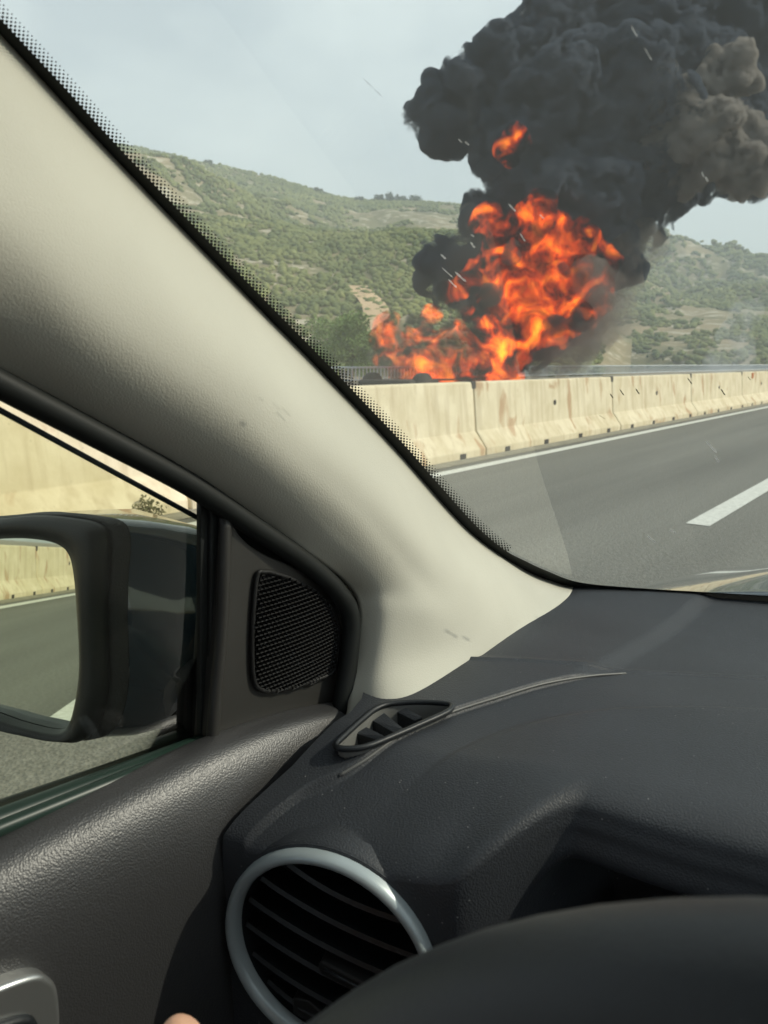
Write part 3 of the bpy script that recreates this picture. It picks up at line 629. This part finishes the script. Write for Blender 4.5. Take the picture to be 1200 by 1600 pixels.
# black door frame / seal between trim and window
fr = [
    [X(-260, 448, -.452), X(-260, 478, -.447)], [X(0, 584, -.449), X(0, 614, -.447)], [X(130, 650, -.447), X(150, 690, -.445)], [X(290, 736, -.442), X(300, 768, -.445)],
    [X(395, 806, -.441), X(352, 806, -.447)], [X(490, 864, -.437), X(400, 875, -.45)], [X(543, 908, -.432), X(440, 900, -.45)], [X(565, 950, -.430), X(450, 960, -.45)], [X(558, 1030, -.428), X(450, 1040, -.45)], [X(545, 1125, -.42), X(450, 1140, -.45)]]
net_obj('door_frame', fr, 6, 6, M_rubber, car, .003)
# soft round lip of the door seal
tube('door_seal', spline([X(-260, 462, -.44), X(0, 600, -.437), X(145, 676, -.435), X(295, 756, -.432), X(395, 822, -.428), X(480, 880, -.424), X(528, 925, -.42), X(548, 965, -.418), X(545, 1030, -.417), X(532, 1115, -.415)], 8), .0065, M_rubber, car, 10)
# window: vertical channel bars at the front, glass, belt seals
glass_pane = mesh_obj('side_window', [X(-420, 411, -.449), X(318, 813, -.449), X(318, 1162, -.449), X(-420, 1530, -.45)], [(0, 1, 2, 3)], M_sglass, car, False)
tube('glass_edge', [X(-420, 411, -.45), X(0, 641, -.45), X(318, 814, -.45)], .0016, mat('glass_edge_green', (.03, .045, .05), .3), glass_pane, 6)
slab('window_channel', [X(313, 770, -.44), X(332, 775, -.44), X(335, 1165, -.44), X(313, 1165, -.44)], (1, 0, 0), .004, M_rubber, car, .001)
slab('channel_lip', [X(330, 770, -.436), X(352, 790, -.436), X(340, 1165, -.436), X(327, 1165, -.436)], (1, 0, 0), .012, M_rubber, car, .0015)
tube('outer_belt_seal', [X(-300, 1385, -.455), X(0, 1268, -.455), X(160, 1212, -.455), X(318, 1155, -.455)], .0055, M_rubber, car, 10)
tube('belt_seal', [X(-300, 1400, -.44), X(0, 1283, -.44), X(160, 1222, -.44), X(330, 1158, -.44)], .0062, M_green, car, 12)
tube('inner_belt_seal', [X(-300, 1420, -.432), X(0, 1295, -.432), X(160, 1230, -.432), X(335, 1160, -.432)], .0042, M_green, car, 10)

# sail panel with tweeter
sail_o = [(351, 802), (361, 812), (372, 834), (405, 862), (460, 886), (497, 907), (521, 935), (533, 970), (538, 1005), (528, 1075), (522, 1104), (505, 1115), (470, 1135), (420, 1156), (327, 1166)]
so_ = spline([X(p[0], p[1], -.43) for p in sail_o], 3)
sail = slab('sail_panel', so_, (1, 0, 0), .02, M_sail, car, .005, 4)
tube('panel_edge_bead', spline([X(352, 806, -.432), X(350, 900, -.430), X(345, 1000, -.430), X(336, 1100, -.430), X(332, 1160, -.430)], 5), .0038, M_sail, sail, 10)
gr_o = [(402, 899), (412, 894), (425, 895), (460, 907), (492, 925), (515, 947), (526, 975), (529, 1005), (526, 1036), (519, 1051), (495, 1062), (460, 1073), (427, 1079), (407, 1077), (397, 1062), (394, 1020), (396, 955)]
go = spline_closed([X(p[0], p[1], -.4275) for p in gr_o], 4)
tweeter = slab('tweeter_frame', [p for p in go], (1, 0, 0), .006, M_cavity, sail, 0)
tube('grille_rim', go, .0015, M_grille, tweeter, 8, True)
def inside(poly, y, z):
    c = False; j = len(poly) - 1
    for i in range(len(poly)):
        yi, zi, yj, zj = poly[i][0], poly[i][1], poly[j][0], poly[j][1]
        if (zi > z) != (zj > z) and y < (yj - yi) * (z - zi) / (zj - zi) + yi: c = not c
        j = i
    return c
pg = [(p.y, p.z) for p in go]; y0 = min(p[0] for p in pg); y1 = max(p[0] for p in pg); z0 = min(p[1] for p in pg); z1 = max(p[1] for p in pg)
py_, pz_ = (y1 - y0) / 26.0, (z1 - z0) / 31.0; bm = bmesh.new(); xg = go[0].x + .0012
cy_, cz_ = (y0 + y1) / 2, (z0 + z1) / 2
for i in range(27):
    for j in range(32):
        yc = y0 + (i + .5) * py_ + (py_ * .5 if j % 2 else 0); zc = z0 + (j + .5) * pz_
        if not (inside(pg, yc, zc) and inside(pg, yc - py_ * .5, zc) and inside(pg, yc + py_ * .5, zc)): continue
        bul = .0035 * max(0, 1 - ((yc - cy_) / (y1 - y0) * 1.8) ** 2 - ((zc - cz_) / (z1 - z0) * 1.8) ** 2)
        a, b_ = [], []
        for (sy, sz) in ((-1, -1), (1, -1), (1, 1), (-1, 1)):
            a.append(bm.verts.new((xg + bul, yc + sy * py_ * .5, zc + sz * pz_ * .5))); b_.append(bm.verts.new((xg + bul - .0006, yc + sy * py_ * .36, zc + sz * pz_ * .36)))
        c_ = [bm.verts.new((xg - .002, v.co.y, v.co.z)) for v in b_]
        for k in range(4):
            bm.faces.new((a[k], a[(k + 1) % 4], b_[(k + 1) % 4], b_[k])); bm.faces.new((b_[k], b_[(k + 1) % 4], c_[(k + 1) % 4], c_[k]))
tag(bm_obj('speaker_mesh', bm, M_grille, tweeter, False), kind='stuff')

# door panel: section swept along the door
sec = [(-.445, .955), (-.436, .968), (-.425, .971), (-.412, .967), (-.402, .958), (-.394, .942), (-.388, .918), (-.384, .885), (-.382, .84), (-.381, .77), (-.381, .6), (-.383, .45), (-.383, .3)]
ys = [-1.2, -.6, -.2, 0, .08, .14, .2, .26, .32, .38, .43, .47]
drow = []
for k, y in enumerate(ys):
    f = max(0, (y - .30) / .17); row = []
    for (x, z) in sec: row.append(cab(x + .010 * f * (0 if z < .96 else .3), y, z - .022 * f * f - .004 * f))
    drow.append(row)
net_obj('door_panel', drow, 5, 5, M_door, car, .004)
# door handle, satin, at the bottom left
def dpt(px, py, off=0): return onx(px, py, -.387 + off)
hrec = slab('handle_recess', spline_closed([dpt(-200, 1600), dpt(-60, 1545), dpt(40, 1508), dpt(85, 1515), dpt(108, 1550), dpt(112, 1620), dpt(100, 1700), dpt(-200, 1760)], 4), (1, 0, 0), .006, M_black, car, .002)
slab('door_handle', spline_closed([dpt(-200, 1630, .012), dpt(-60, 1568, .012), dpt(45, 1527, .012), dpt(80, 1530, .012), dpt(94, 1560, .012), dpt(93, 1640, .012), dpt(60, 1760, .012), dpt(-200, 1800, .012)], 5), (1, 0, .12), .012, M_chrome, car, .0045, 4)
slab('handle_lever', spline_closed([dpt(-160, 1660, .017), dpt(-30, 1612, .017), dpt(40, 1590, .017), dpt(62, 1600, .017), dpt(66, 1640, .017), dpt(40, 1760, .017), dpt(-160, 1800, .017)], 4), (1, 0, .1), .006, M_black, car, .003, 3)

# ---- dashboard
def poly_sd(pts, x, y):                     # signed distance to an open polyline (positive on its left)
    best = 1e9; sg = 1
    for i in range(len(pts) - 1):
        ax, ay = pts[i]; bx, by = pts[i + 1]; dx, dy = bx - ax, by - ay; t = max(0, min(1, ((x - ax) * dx + (y - ay) * dy) / (dx * dx + dy * dy)))
        qx, qy = ax + dx * t, ay + dy * t; d = math.hypot(x - qx, y - qy)
        if d < best: best = d; sg = 1 if dx * (y - ay) - dy * (x - ax) > 0 else -1
    return best * sg
def uz(px, py, z): p = onz(px, py, z); return (p.x / K, p.y / K)
seam = [uz(440, 1215, .957), uz(475, 1203, .957), uz(530, 1192, .957), uz(570, 1180, .957), uz(630, 1152, .957), uz(700, 1120, .957), uz(780, 1094, .957), uz(850, 1075, .955), uz(920, 1059, .953), uz(978, 1048, .953)]
ridge = [uz(700, 1046, .95), uz(800, 1046, .95), uz(980, 1048, .95), uz(1090, 1047, .95), uz(1200, 1046, .95), uz(1500, 1046, .95)]
crease = [uz(745, 1158, .955), uz(770, 1147, .955), uz(830, 1129, .955), uz(900, 1115, .955), uz(980, 1107, .955), uz(1090, 1101, .955), uz(1200, 1100, .955), uz(1500, 1104, .955)]
def fn(pl):
    q = spline([(p[0], p[1], 0) for p in pl], 8); X_ = [p.x for p in q]; Y_ = [p.y for p in q]
    s0 = (Y_[4] - Y_[0]) / (X_[4] - X_[0]); X_ = [X_[0] - .3] + X_ + [X_[-1] + 1]; Y_ = [Y_[0] - .3 * s0] + Y_ + [Y_[-1] + (Y_[-1] - Y_[-5]) / (X_[-2] - X_[-6] + 1e-9)]
    return lambda x, y: (y - float(np.interp(x, X_, Y_))) * .72
sst = lambda a, b, x: (lambda t: t * t * (3 - 2 * t))(max(0.0, min(1.0, (x - a) / (b - a))))
# air vent position (used to open the face for it)
VN = Vector((.298, -.954, -.012)).normalized(); VC = EYE + ray(510.3, 1495.6) * (.51 * K); VR = .0801 * K
VH = Vector((.954, .298, 0)).normalized(); VV = VN.cross(VH); VV = -VV if VV.z < 0 else VV
VCu = (VC.x / K, VC.y / K, 1.25 + (VC.z - 1.25) / K)
def lip_y(x):
    yv = .325 + (x + .303) * .312
    yl = .428 + (x + .2) * .22 if x < .1 else .494
    return yv + (yl - yv) * sst(-.222, -.172, x)
def far_y(x): return 1.236 - .337 * (x - .44) ** 2 - .004
f_seam, f_ridge, f_crease = fn(seam), fn(ridge), fn(crease)
def dash_z(x, y):
    z = .957 - .027 * sst(.55, .95, y)
    s = f_seam(x, y); r = f_ridge(x, y); c = f_crease(x, y)
    endf = 1 - sst(-.275, -.245, x)
    z += .006 * sst(-.0045, .0045, s) * endf if x < -.2 else 0
    z += -.0035 * sst(-.004, .02, r)
    z += .004 * (1 - sst(0, .005, abs(r))) * .5
    # hood: rises towards the driver from the crease
    hood = sst(.0, -.012, c) if c > -.012 else 1.0
    wx = sst(-.30, -.20, x)
    z += .011 * (1 - sst(-.026, .0, c)) * wx
    # roll down towards the lip
    yl0 = .428 + (x + .2) * .22 if x < .1 else .494
    q_ = max(0, yl0 + .03 - y); z -= (.42 * (1 - sst(-.24, -.16, x)) + .06 * sst(-.26, -.18, x)) * q_ * q_ / (q_ + .03)
    d = y - lip_y(x); rr = .02 * sst(-.24, -.10, x) + .025
    if d < rr: t = 1 - d / rr; z -= (.010 * sst(-.24, -.10, x) + .008) * (1 - math.sqrt(max(0, 1 - t * t)))
    sx_ = (x - VCu[0]) * VH.x + (y - VCu[1]) * VH.y; dd_ = -((x - VCu[0]) * VN.x + (y - VCu[1]) * VN.y); rv = (VR + .0015) / K
    if abs(sx_) < rv and y < .45:              # fairing that runs back from the round vent into the dash
        zc = VCu[2] + math.sqrt(rv * rv - sx_ * sx_)
        if zc > z: z += (zc - z) * (1 - sst(.012, .13, dd_))
    return z
dv_px = [(524, 1168), (538, 1153), (553, 1139), (570, 1124), (587, 1111), (610, 1103), (653, 1100), (693, 1102), (706, 1107), (697, 1117), (653, 1137), (607, 1157), (570, 1171), (537, 1174)]
dv = [uz(p[0], p[1], .9605) for p in dv_px]; dv_c = (sum(p[0] for p in dv) / len(dv), sum(p[1] for p in dv) / len(dv)); dv_in = [(dv_c[0] + (p[0] - dv_c[0]) * .97, dv_c[1] + (p[1] - dv_c[1]) * .985) for p in dv]
def xl(y): return float(np.interp(y, [.30, .36, .40, .432, .46, .54, .62], [-.384, -.376, -.377, -.379, -.388, -.43, -.47]))
xs = list(np.concatenate([np.linspace(-.47, -.10, 230), np.linspace(-.096, .3, 100), np.linspace(.31, 1.33, 60)])); nvr = 330
V = []; idx = {}
for j in range(nvr + 1):
    v = j / nvr; v = v ** 1.15
    for i, x in enumerate(xs):
        x0 = x; y = lip_y(x) + (far_y(x) - lip_y(x)) * v
        if x < -.1: q = xl(lip_y(-.38) + (far_y(-.40) - lip_y(-.38)) * v); x = q + (x + .47) / .37 * (-.1 - q); y = lip_y(x) + (far_y(x) - lip_y(x)) * v
        V.append(cab(x, y, dash_z(x, y)))
W = len(xs); Fc = []
for j in range(nvr):
    for i in range(W - 1):
        a = V[j * W + i]
        cx_, cy2 = (V[j * W + i].x + V[(j + 1) * W + i + 1].x) / 2 / K, (V[j * W + i].y + V[(j + 1) * W + i + 1].y) / 2 / K
        if cx_ < -.2 and inside(dv_in, cx_, cy2): continue
        Fc.append((j * W + i, j * W + i + 1, (j + 1) * W + i + 1, (j + 1) * W + i))
dash = mesh_obj('dashboard', V, Fc, M_dash, car)
# demister vent set in the pad
ring_o = [cab(x, y, .9625) for x, y in dv]; cen = sum(ring_o, Vector()) / len(ring_o)
ring_s = spline_closed(ring_o, 3)
dvent = tube('demister_vent', ring_s, .0019, M_black, dash, 8, True)
inn = [cen + (p - cen) * .97 for p in ring_s]; n = len(inn)
V = inn + [p - Vector((0, 0, .03)) - (p - cen) * .12 for p in inn]
mesh_obj('vent_wall', V, [(i, (i + 1) % n, n + (i + 1) % n, n + i) for i in range(n)], mat('vent_lining', (.16, .16, .15), .5), dvent)
mesh_obj('vent_floor', [p - Vector((0, 0, .029)) for p in inn], [tuple(range(n))], M_cavity, dvent, False)
for (a, b_, c_, d_) in [((556, 1146), (590, 1156), (572, 1136), (600, 1150)), ((583, 1126), (618, 1146), (600, 1114), (632, 1140)), ((620, 1112), (648, 1126), (634, 1106), (660, 1121))]:
    q = [onz(*a, .955), onz(*b_, .955), onz(*d_, .958), onz(*c_, .958)]
    lo = [p - Vector((.003, .0, .018)) for p in q]
    mesh_obj('vane', q + lo, [(0, 1, 2, 3), (4, 7, 6, 5), (0, 4, 5, 1), (1, 5, 6, 2), (2, 6, 7, 3), (3, 7, 4, 0)], M_dash, dvent, False)
# highlight along the seam's step edge, painted as a fine bead of paler colour
tube('seam_highlight', spline([cab(x, y, dash_z(x, y) + .0002) for x, y in seam[2:]], 6), .0010, mat('seam_highlight_pale', (.11, .11, .105), .45), dash, 6)

# dash face: one sheet hanging from the lip, vertical at the vent, hollowed out behind the wheel
V = []; Fc = []; cols = []
for x0 in xs:
    if x0 > .60: break
    y0_ = lip_y(x0); q = xl(lip_y(-.38)); x = q + (x0 + .47) / .37 * (-.1 - q) if x0 < -.1 else x0
    yl = lip_y(x); zt = dash_z(x, yl); wq = sst(-.212, -.175, x)
    pa = [(0, 0), (-.001, -.012), (-.001, -.05), (-.001, -.12), (.005, -.22), (.05, -.4)]; pb = [(0, 0), (-.003, -.012), (0, -.035), (.06, -.045), (.10, -.2), (.09, -.4)]
    cols.append(spline([cab(x, yl + a[0] * (1 - wq) + b_[0] * wq, zt + a[1] * (1 - wq) + b_[1] * wq) for a, b_ in zip(pa, pb)], 9))
H_ = len(cols[0])
for c in cols: V += c
for i in range(len(cols) - 1):
    for k in range(H_ - 1):
        m_ = (V[i * H_ + k] + V[(i + 1) * H_ + k + 1]) / 2 - VC
        if math.hypot(m_.dot(VH), m_.dot(VV)) < VR * .97 and abs(m_.dot(VN)) < .03: continue
        Fc.append((i * H_ + k, (i + 1) * H_ + k, (i + 1) * H_ + k + 1, i * H_ + k + 1))
mesh_obj('dash_face', V, Fc, M_dash, car)
box('instrument_hollow', cab(-.215, .54, .55), cab(.62, .56, .90), M_cavity, car)
box('lower_dashboard', cab(.62, .50, .50), cab(1.33, .60, .90), M_dash, car, .01)
cl = box('instrument_cluster', cab(-.13, .465, .72), cab(.26, .52, .87), M_cavity, car, .01)
for gx in (-.04, .16):
    c = cab(gx, .463, .80); tube('gauge_ring', [c + Vector((math.cos(a) * .05, 0, math.sin(a) * .05)) for a in [k * math.pi / 12 for k in range(24)]], .0015, M_black, cl, 6, True)

# ---- round air vent
roll = math.radians(-13); VH2 = VH * math.cos(roll) + VV * math.sin(roll); VV2 = -VH * math.sin(roll) + VV * math.cos(roll)
vent = empty('air_vent', VC, None, None); del_keys = None
vent.parent = car
def vp(a, b_, c_): a, b_ = a * 1.108, b_ * 1.108; return VC + VH2 * a + VV2 * b_ + VN * c_
def lathe_vent(name, pr, m, n=64):
    V = []; Fc = []
    for k in range(n):
        a = 2 * math.pi * k / n
        for (r, h) in pr: V.append(VC + (VH * math.cos(a) + VV * math.sin(a)) * r + VN * h)
    q = len(pr)
    for k in range(n):
        for i in range(q - 1): Fc.append((k * q + i, k * q + i + 1, ((k + 1) % n) * q + i + 1, ((k + 1) % n) * q + i))
    return mesh_obj(name, V, Fc, m, vent)
w = .0068
lathe_vent('vent_collar', [(VR + .0025, -.016), (VR + .0022, -.006), (VR + .001, -.0035), (VR, -.003), (VR, -.03)], M_dash)
lathe_vent('vent_ring', [(VR + .0002, -.02), (VR + .0002, .000), (VR - .0008, .0028), (VR - w * .35, .0042), (VR - w * .7, .0032), (VR - w * .95, .0005), (VR - w, -.010), (VR - w, -.02)], M_ring)
lathe_vent('vent_barrel', [(VR - w - .0002, -.004), (VR - w - .0015, -.012), (VR - w - .003, -.05), (0.0001, -.052)], M_black)
RI = (VR - w - .002) / 1.108
def chord(b_): return math.sqrt(max(0, RI * RI - b_ * b_))
for b_ in (.0345, .0195, .0045, -.0105, -.0255, -.037):
    c_ = chord(b_); ns = 10; V = []
    for k in range(ns + 1):
        a = -c_ + 2 * c_ * k / ns; bow = .0045 * (1 - (a / max(c_, 1e-6)) ** 2)
        V += [vp(a, b_ + .0010, -.006 + bow), vp(a, b_ - .0012, -.005 + bow), vp(a, b_ - .0075, -.024), vp(a, b_ - .005, -.024)]
    Fc = []
    for k in range(ns):
        for i in range(4): Fc.append((4 * k + i, 4 * k + (i + 1) % 4, 4 * k + 4 + (i + 1) % 4, 4 * k + 4 + i))
    s_ = mesh_obj('slat', V, Fc, M_black, vent, False)
kn = [vp(x_, y_, .002) for x_, y_ in ((-.002, -.002), (.024, -.0015), (.026, -.006), (.025, -.0095), (-.001, -.0095), (-.003, -.006))]
slab('vent_slider', kn, VN, .012, M_grille, vent, .0015, 3)
tube('slider_groove', [vp(.001, -.0045, .0026), vp(.022, -.0045, .0026)], .0008, M_black, vent, 6)
bl = slab('shut_off_wheel', [vp(x_, y_, -.001) for x_, y_ in ((-.012, -.034), (-.004, -.031), (.004, -.034), (.002, -.043), (-.010, -.043))], VN, .012, M_grille, vent, .001)

# ---- steering wheel
TR = .0175; WR = .185; tilt = .3316
wu = Vector((0, math.sin(tilt), math.cos(tilt))); wa = Vector((0, -math.cos(tilt), math.sin(tilt))); wc_ = Vector((.0566, .0652, .9827))
wheel = empty('steering_wheel', wc_, None, None); wheel.parent = car
rim = tube('rim', [wc_ + (Vector((1, 0, 0)) * math.cos(a) + wu * math.sin(a)) * WR for a in [k * 2 * math.pi / 96 for k in range(96)]], TR, M_wheel, wheel, 24, True)
hubp = [wc_ + (Vector((1, 0, 0)) * math.cos(a) * .07 + wu * math.sin(a) * .055) + wa * .01 for a in [k * math.pi / 12 for k in range(24)]]
slab('hub', hubp, wa, .03, M_wheel, wheel, .008)
for sx in (-1, 1): tube('spoke', [wc_ + Vector((sx * .06, 0, 0)), wc_ + Vector((sx * .17, 0, 0)) + wu * .01 + wa * .0], .014, M_wheel, wheel, 12, False, .6)

# ---- wing mirror
MNm = Vector((math.sin(.4) * math.cos(.14), -math.cos(.4) * math.cos(.14), math.sin(.14)))
MC = ony(60, 990, .28)
def onm(px, py, off=0.0, wrt=None):
    d = ray(px, py); t = ((MC - EYE).dot(MNm) + off) / d.dot(MNm); return EYE + d * t
mirror = empty('wing_mirror', MC, None, None); mirror.parent = car
g_o = [(-150, 856), (0, 842), (60, 843), (95, 852), (112, 868), (120, 900), (126, 960), (130, 1020), (129, 1060), (122, 1100), (113, 1128), (100, 1138), (80, 1137), (40, 1127), (0, 1113), (-150, 1058), (-175, 940)]
gl = spline_closed([onm(*p) for p in g_o], 4)
slab('mirror_glass', gl, MNm, .003, M_mirror, mirror)
o_o = [(-150, 836), (0, 812), (60, 808), (110, 812), (150, 822), (163, 850), (160, 900), (158, 960), (160, 1020), (160, 1075), (152, 1120), (135, 1150), (112, 1161), (60, 1153), (0, 1141), (-150, 1090), (-200, 940)]
ou = spline_closed([onm(*p, off=.012) for p in o_o], 4); n = len(gl)
mid = [gl[i].lerp(ou[i], .55) + MNm * .010 for i in range(n)]
inn0 = [p + MNm * .0005 for p in gl]; inn1 = [p + MNm * .006 + (ou[i] - p) * .12 for i, p in enumerate(gl)]
back = [p - MNm * .006 + (p - MC) * .01 for p in ou]
rings = [inn0, inn1, mid, ou, back]
Vv = [p for r_ in rings for p in r_]
Fc = [(k * n + i, k * n + (i + 1) % n, (k + 1) * n + (i + 1) % n, (k + 1) * n + i) for k in range(len(rings) - 1) for i in range(n)]
mesh_obj('bezel', Vv, Fc, M_black, mirror)
def ell(p, w, s):
    q = p - seam_c; a = math.atan2(q.z / .085, q.x / .13); e_ = Vector((math.cos(a) * .125, q.y, math.sin(a) * .075)) + seam_c
    return p.lerp(Vector((e_.x, p.y, e_.z)), w)
# housing side (textured) up to the seam then painted cap
fw = Vector((-.10, 1, 0)).normalized()
seam_c = sum(ou, Vector()) / n
def shell(s, grow, drop=0):                # ring pushed forward by s
    return [seam_c + (p - seam_c) * grow + fw * s + Vector((0, 0, drop)) + Vector((.020 * (s / .05), 0, 0)) * (1 if p.x > seam_c.x else .0) for p in ou]
r1, r2, r3 = shell(.0, 1.0), shell(.007, 1.01), shell(.014, 1.015)
Vv = back + r2 + r3; mesh_obj('housing_side', Vv, [(k * n + i, k * n + (i + 1) % n, (k + 1) * n + (i + 1) % n, (k + 1) * n + i) for k in range(2) for i in range(n)], M_mhouse, mirror)
caps = [shell(.0145, 1.013), shell(.032, 1.0, -.006), shell(.055, .95, -.014), shell(.078, .84, -.022), shell(.093, .6, -.026), shell(.10, .25, -.028)]
caps = [[ell(p, w_, 0) if p.x > seam_c.x - .02 else p for p in r_] for r_, w_ in zip(caps, (0, .30, .5, .6, .3, 0))]
Vv = [p for r_ in caps for p in r_]; Fc = [(k * n + i, k * n + (i + 1) % n, (k + 1) * n + (i + 1) % n, (k + 1) * n + i) for k in range(5) for i in range(n)] + [tuple(range(5 * n, 6 * n))]
mesh_obj('painted_cap', Vv, Fc, M_paint, mirror)
arm = [[ony(200, 1135, .33), ony(200, 1050, .33), ony(215, 1030, .40), ony(215, 1100, .40)], [ony(262, 1125, .34), ony(262, 1040, .34), ony(265, 1030, .42), ony(265, 1095, .42)], [ony(300, 1142, .345), ony(300, 1030, .345), ony(305, 1020, .43), ony(305, 1100, .43)], [ony(345, 1150, .35), ony(345, 1020, .35), ony(345, 1010, .44), ony(345, 1110, .44)]]
Vv = []; 
for r_ in arm: Vv += spline_closed(r_, 5)
q = 20; Fc = [(k * q + i, k * q + (i + 1) % q, (k + 1) * q + (i + 1) % q, (k + 1) * q + i) for k in range(3) for i in range(q)]
mesh_obj('mirror_arm', Vv, Fc, M_black, mirror)

# ---- bonnet and wing
V = []; xs2 = np.linspace(-.52, 1.40, 49); ys2 = np.linspace(0, 1, 30)
for t in ys2:
    for x in xs2:
        y = far_y(x) + .03 + t * 1.35; u = (x - .44) / .96
        z = .938 - .15 * t - .10 * t * t - .06 * abs(u) ** 4 - .3 * max(0, abs(u) - .9)
        z += .018 * math.exp(-((abs(x - .44) - .62) / .10) ** 2) * sst(0, .25, t)
        V.append(cab(x, y, z))
Fc = [(j * 49 + i, j * 49 + i + 1, (j + 1) * 49 + i + 1, (j + 1) * 49 + i) for j in range(29) for i in range(48)]
net_b = mesh_obj('bonnet', V, Fc, M_paint, car); s_ = net_b.modifiers.new('solid', 'SOLIDIFY'); s_.thickness = .01; s_.offset = -1

# ---- the rest of the cabin shell
rf = [[cab(x, y, 1.535 + .05 * (1 - ((x - .44) / .9) ** 2)) for x in (-.46, -.2, .1, .44, .8, 1.1, 1.34)] for y in (.06, -.3, -1, -2, -2.6)]
for r_ in rf[:1]:
    for k, p in enumerate(r_): p.y = (ws_y(p.x / K, 1.53) - .0) * K
net_obj('headliner', rf, 3, 3, M_head, car, .02)
box('right_door', cab(1.34, -1.3, .3), cab(1.40, .5, .96), M_door, car); box('left_rear_door', cab(-.47, -2.6, .3), cab(-.41, -1.2, .96), M_door, car)
box('right_rear_door', cab(1.34, -2.6, .3), cab(1.40, -1.3, .96), M_door, car)
for sx in (-.46, 1.36): box('centre_pillar', cab(sx, -1.35, .9), cab(sx + .03, -1.2, 1.56), M_head, car)
tube('right_pillar', [cab(1.33, .98, .93), cab(1.35, .225, 1.427), cab(1.35, .05, 1.54)], .045, M_beige, car, 10)
box('tailgate', cab(-.46, -2.66, .3), cab(1.4, -2.6, 1.0), M_door, car); box('cabin_floor', cab(-.46, -2.6, .25), cab(1.4, .9, .3), M_cavity, car)
box('left_footwell_wall', cab(-.48, .45, .3), cab(-.455, 1.0, .93), M_cavity, car); box('bulkhead', cab(-.46, .95, .3), cab(1.4, .98, .86), M_cavity, car)

# ================================================================== driver's hand on the wheel rim, only a fingertip in view
person = empty('person', (0, 0, 0), 'bare hand of the driver beside the steering wheel, fingertip showing at the bottom edge', 'person')
HT = EYE + ray(297, 1612) * .235
def skin(name, joints, edges, m, parent):
    me = bpy.data.meshes.new(name); me.from_pydata([tuple(j[0]) for j in joints], edges, []); me.update(); o = bpy.data.objects.new(name, me); link(o); o.parent = parent
    s = o.modifiers.new('skin', 'SKIN'); me.skin_vertices[0].data[0].use_root = True
    for i, j in enumerate(joints): me.skin_vertices[0].data[i].radius = (j[1], j[1])
    sb = o.modifiers.new('sub', 'SUBSURF'); sb.levels = 2; sb.render_levels = 2
    me.materials.append(m); mod_apply(o); o.data.polygons.foreach_set('use_smooth', [True] * len(o.data.polygons)); return o
w0 = HT + Vector((.015, -.03, -.11)); J = [(w0, .026), (HT + Vector((.012, -.01, -.075)), .024)]; Ed = [(0, 1)]
J.append((w0 + Vector((-.01, -.12, -.10)), .030)); Ed.append((0, 2)); J.append((w0 + Vector((-.03, -.28, -.16)), .040)); Ed.append((2, 3))
fing = [((.000, .000, -.012), .0088, (.002, .004, -.042)), ((.022, .006, -.030), .0082, (.018, .010, -.052)), ((.042, .004, -.040), .0080, (.034, .010, -.060)), ((.056, -.004, -.055), .0070, (.046, .000, -.070))]
for (tp, r_, mid_) in fing:
    a = len(J); J.append((HT + Vector(mid_), r_ * 1.15)); J.append((HT + Vector(tp), r_)); Ed += [(1, a), (a, a + 1)]
    e_ = HT + Vector(tp) + Vector((.010, .012, -.006)); J.append((e_, r_ * .85)); Ed.append((a + 1, a + 2))
a = len(J); J += [(HT + Vector((-.018, -.01, -.06)), .011), (HT + Vector((-.026, .004, -.040)), .0095), (HT + Vector((-.022, .016, -.022)), .0085)]; Ed += [(0, a), (a, a + 1), (a + 1, a + 2)]
skin('hand', J, Ed, M_skin, person)

# ================================================================== thin air between the car and the hills
M_haze = vol_mat('haze_air', (.80, .88, .95), .0010)
bm = bmesh.new(); box_bm(bm, (-3200, -400, -1.5), (1500, 3600, 330)); hz = bm_obj('haze', bm, M_haze, None, False); hz['kind'] = 'stuff'
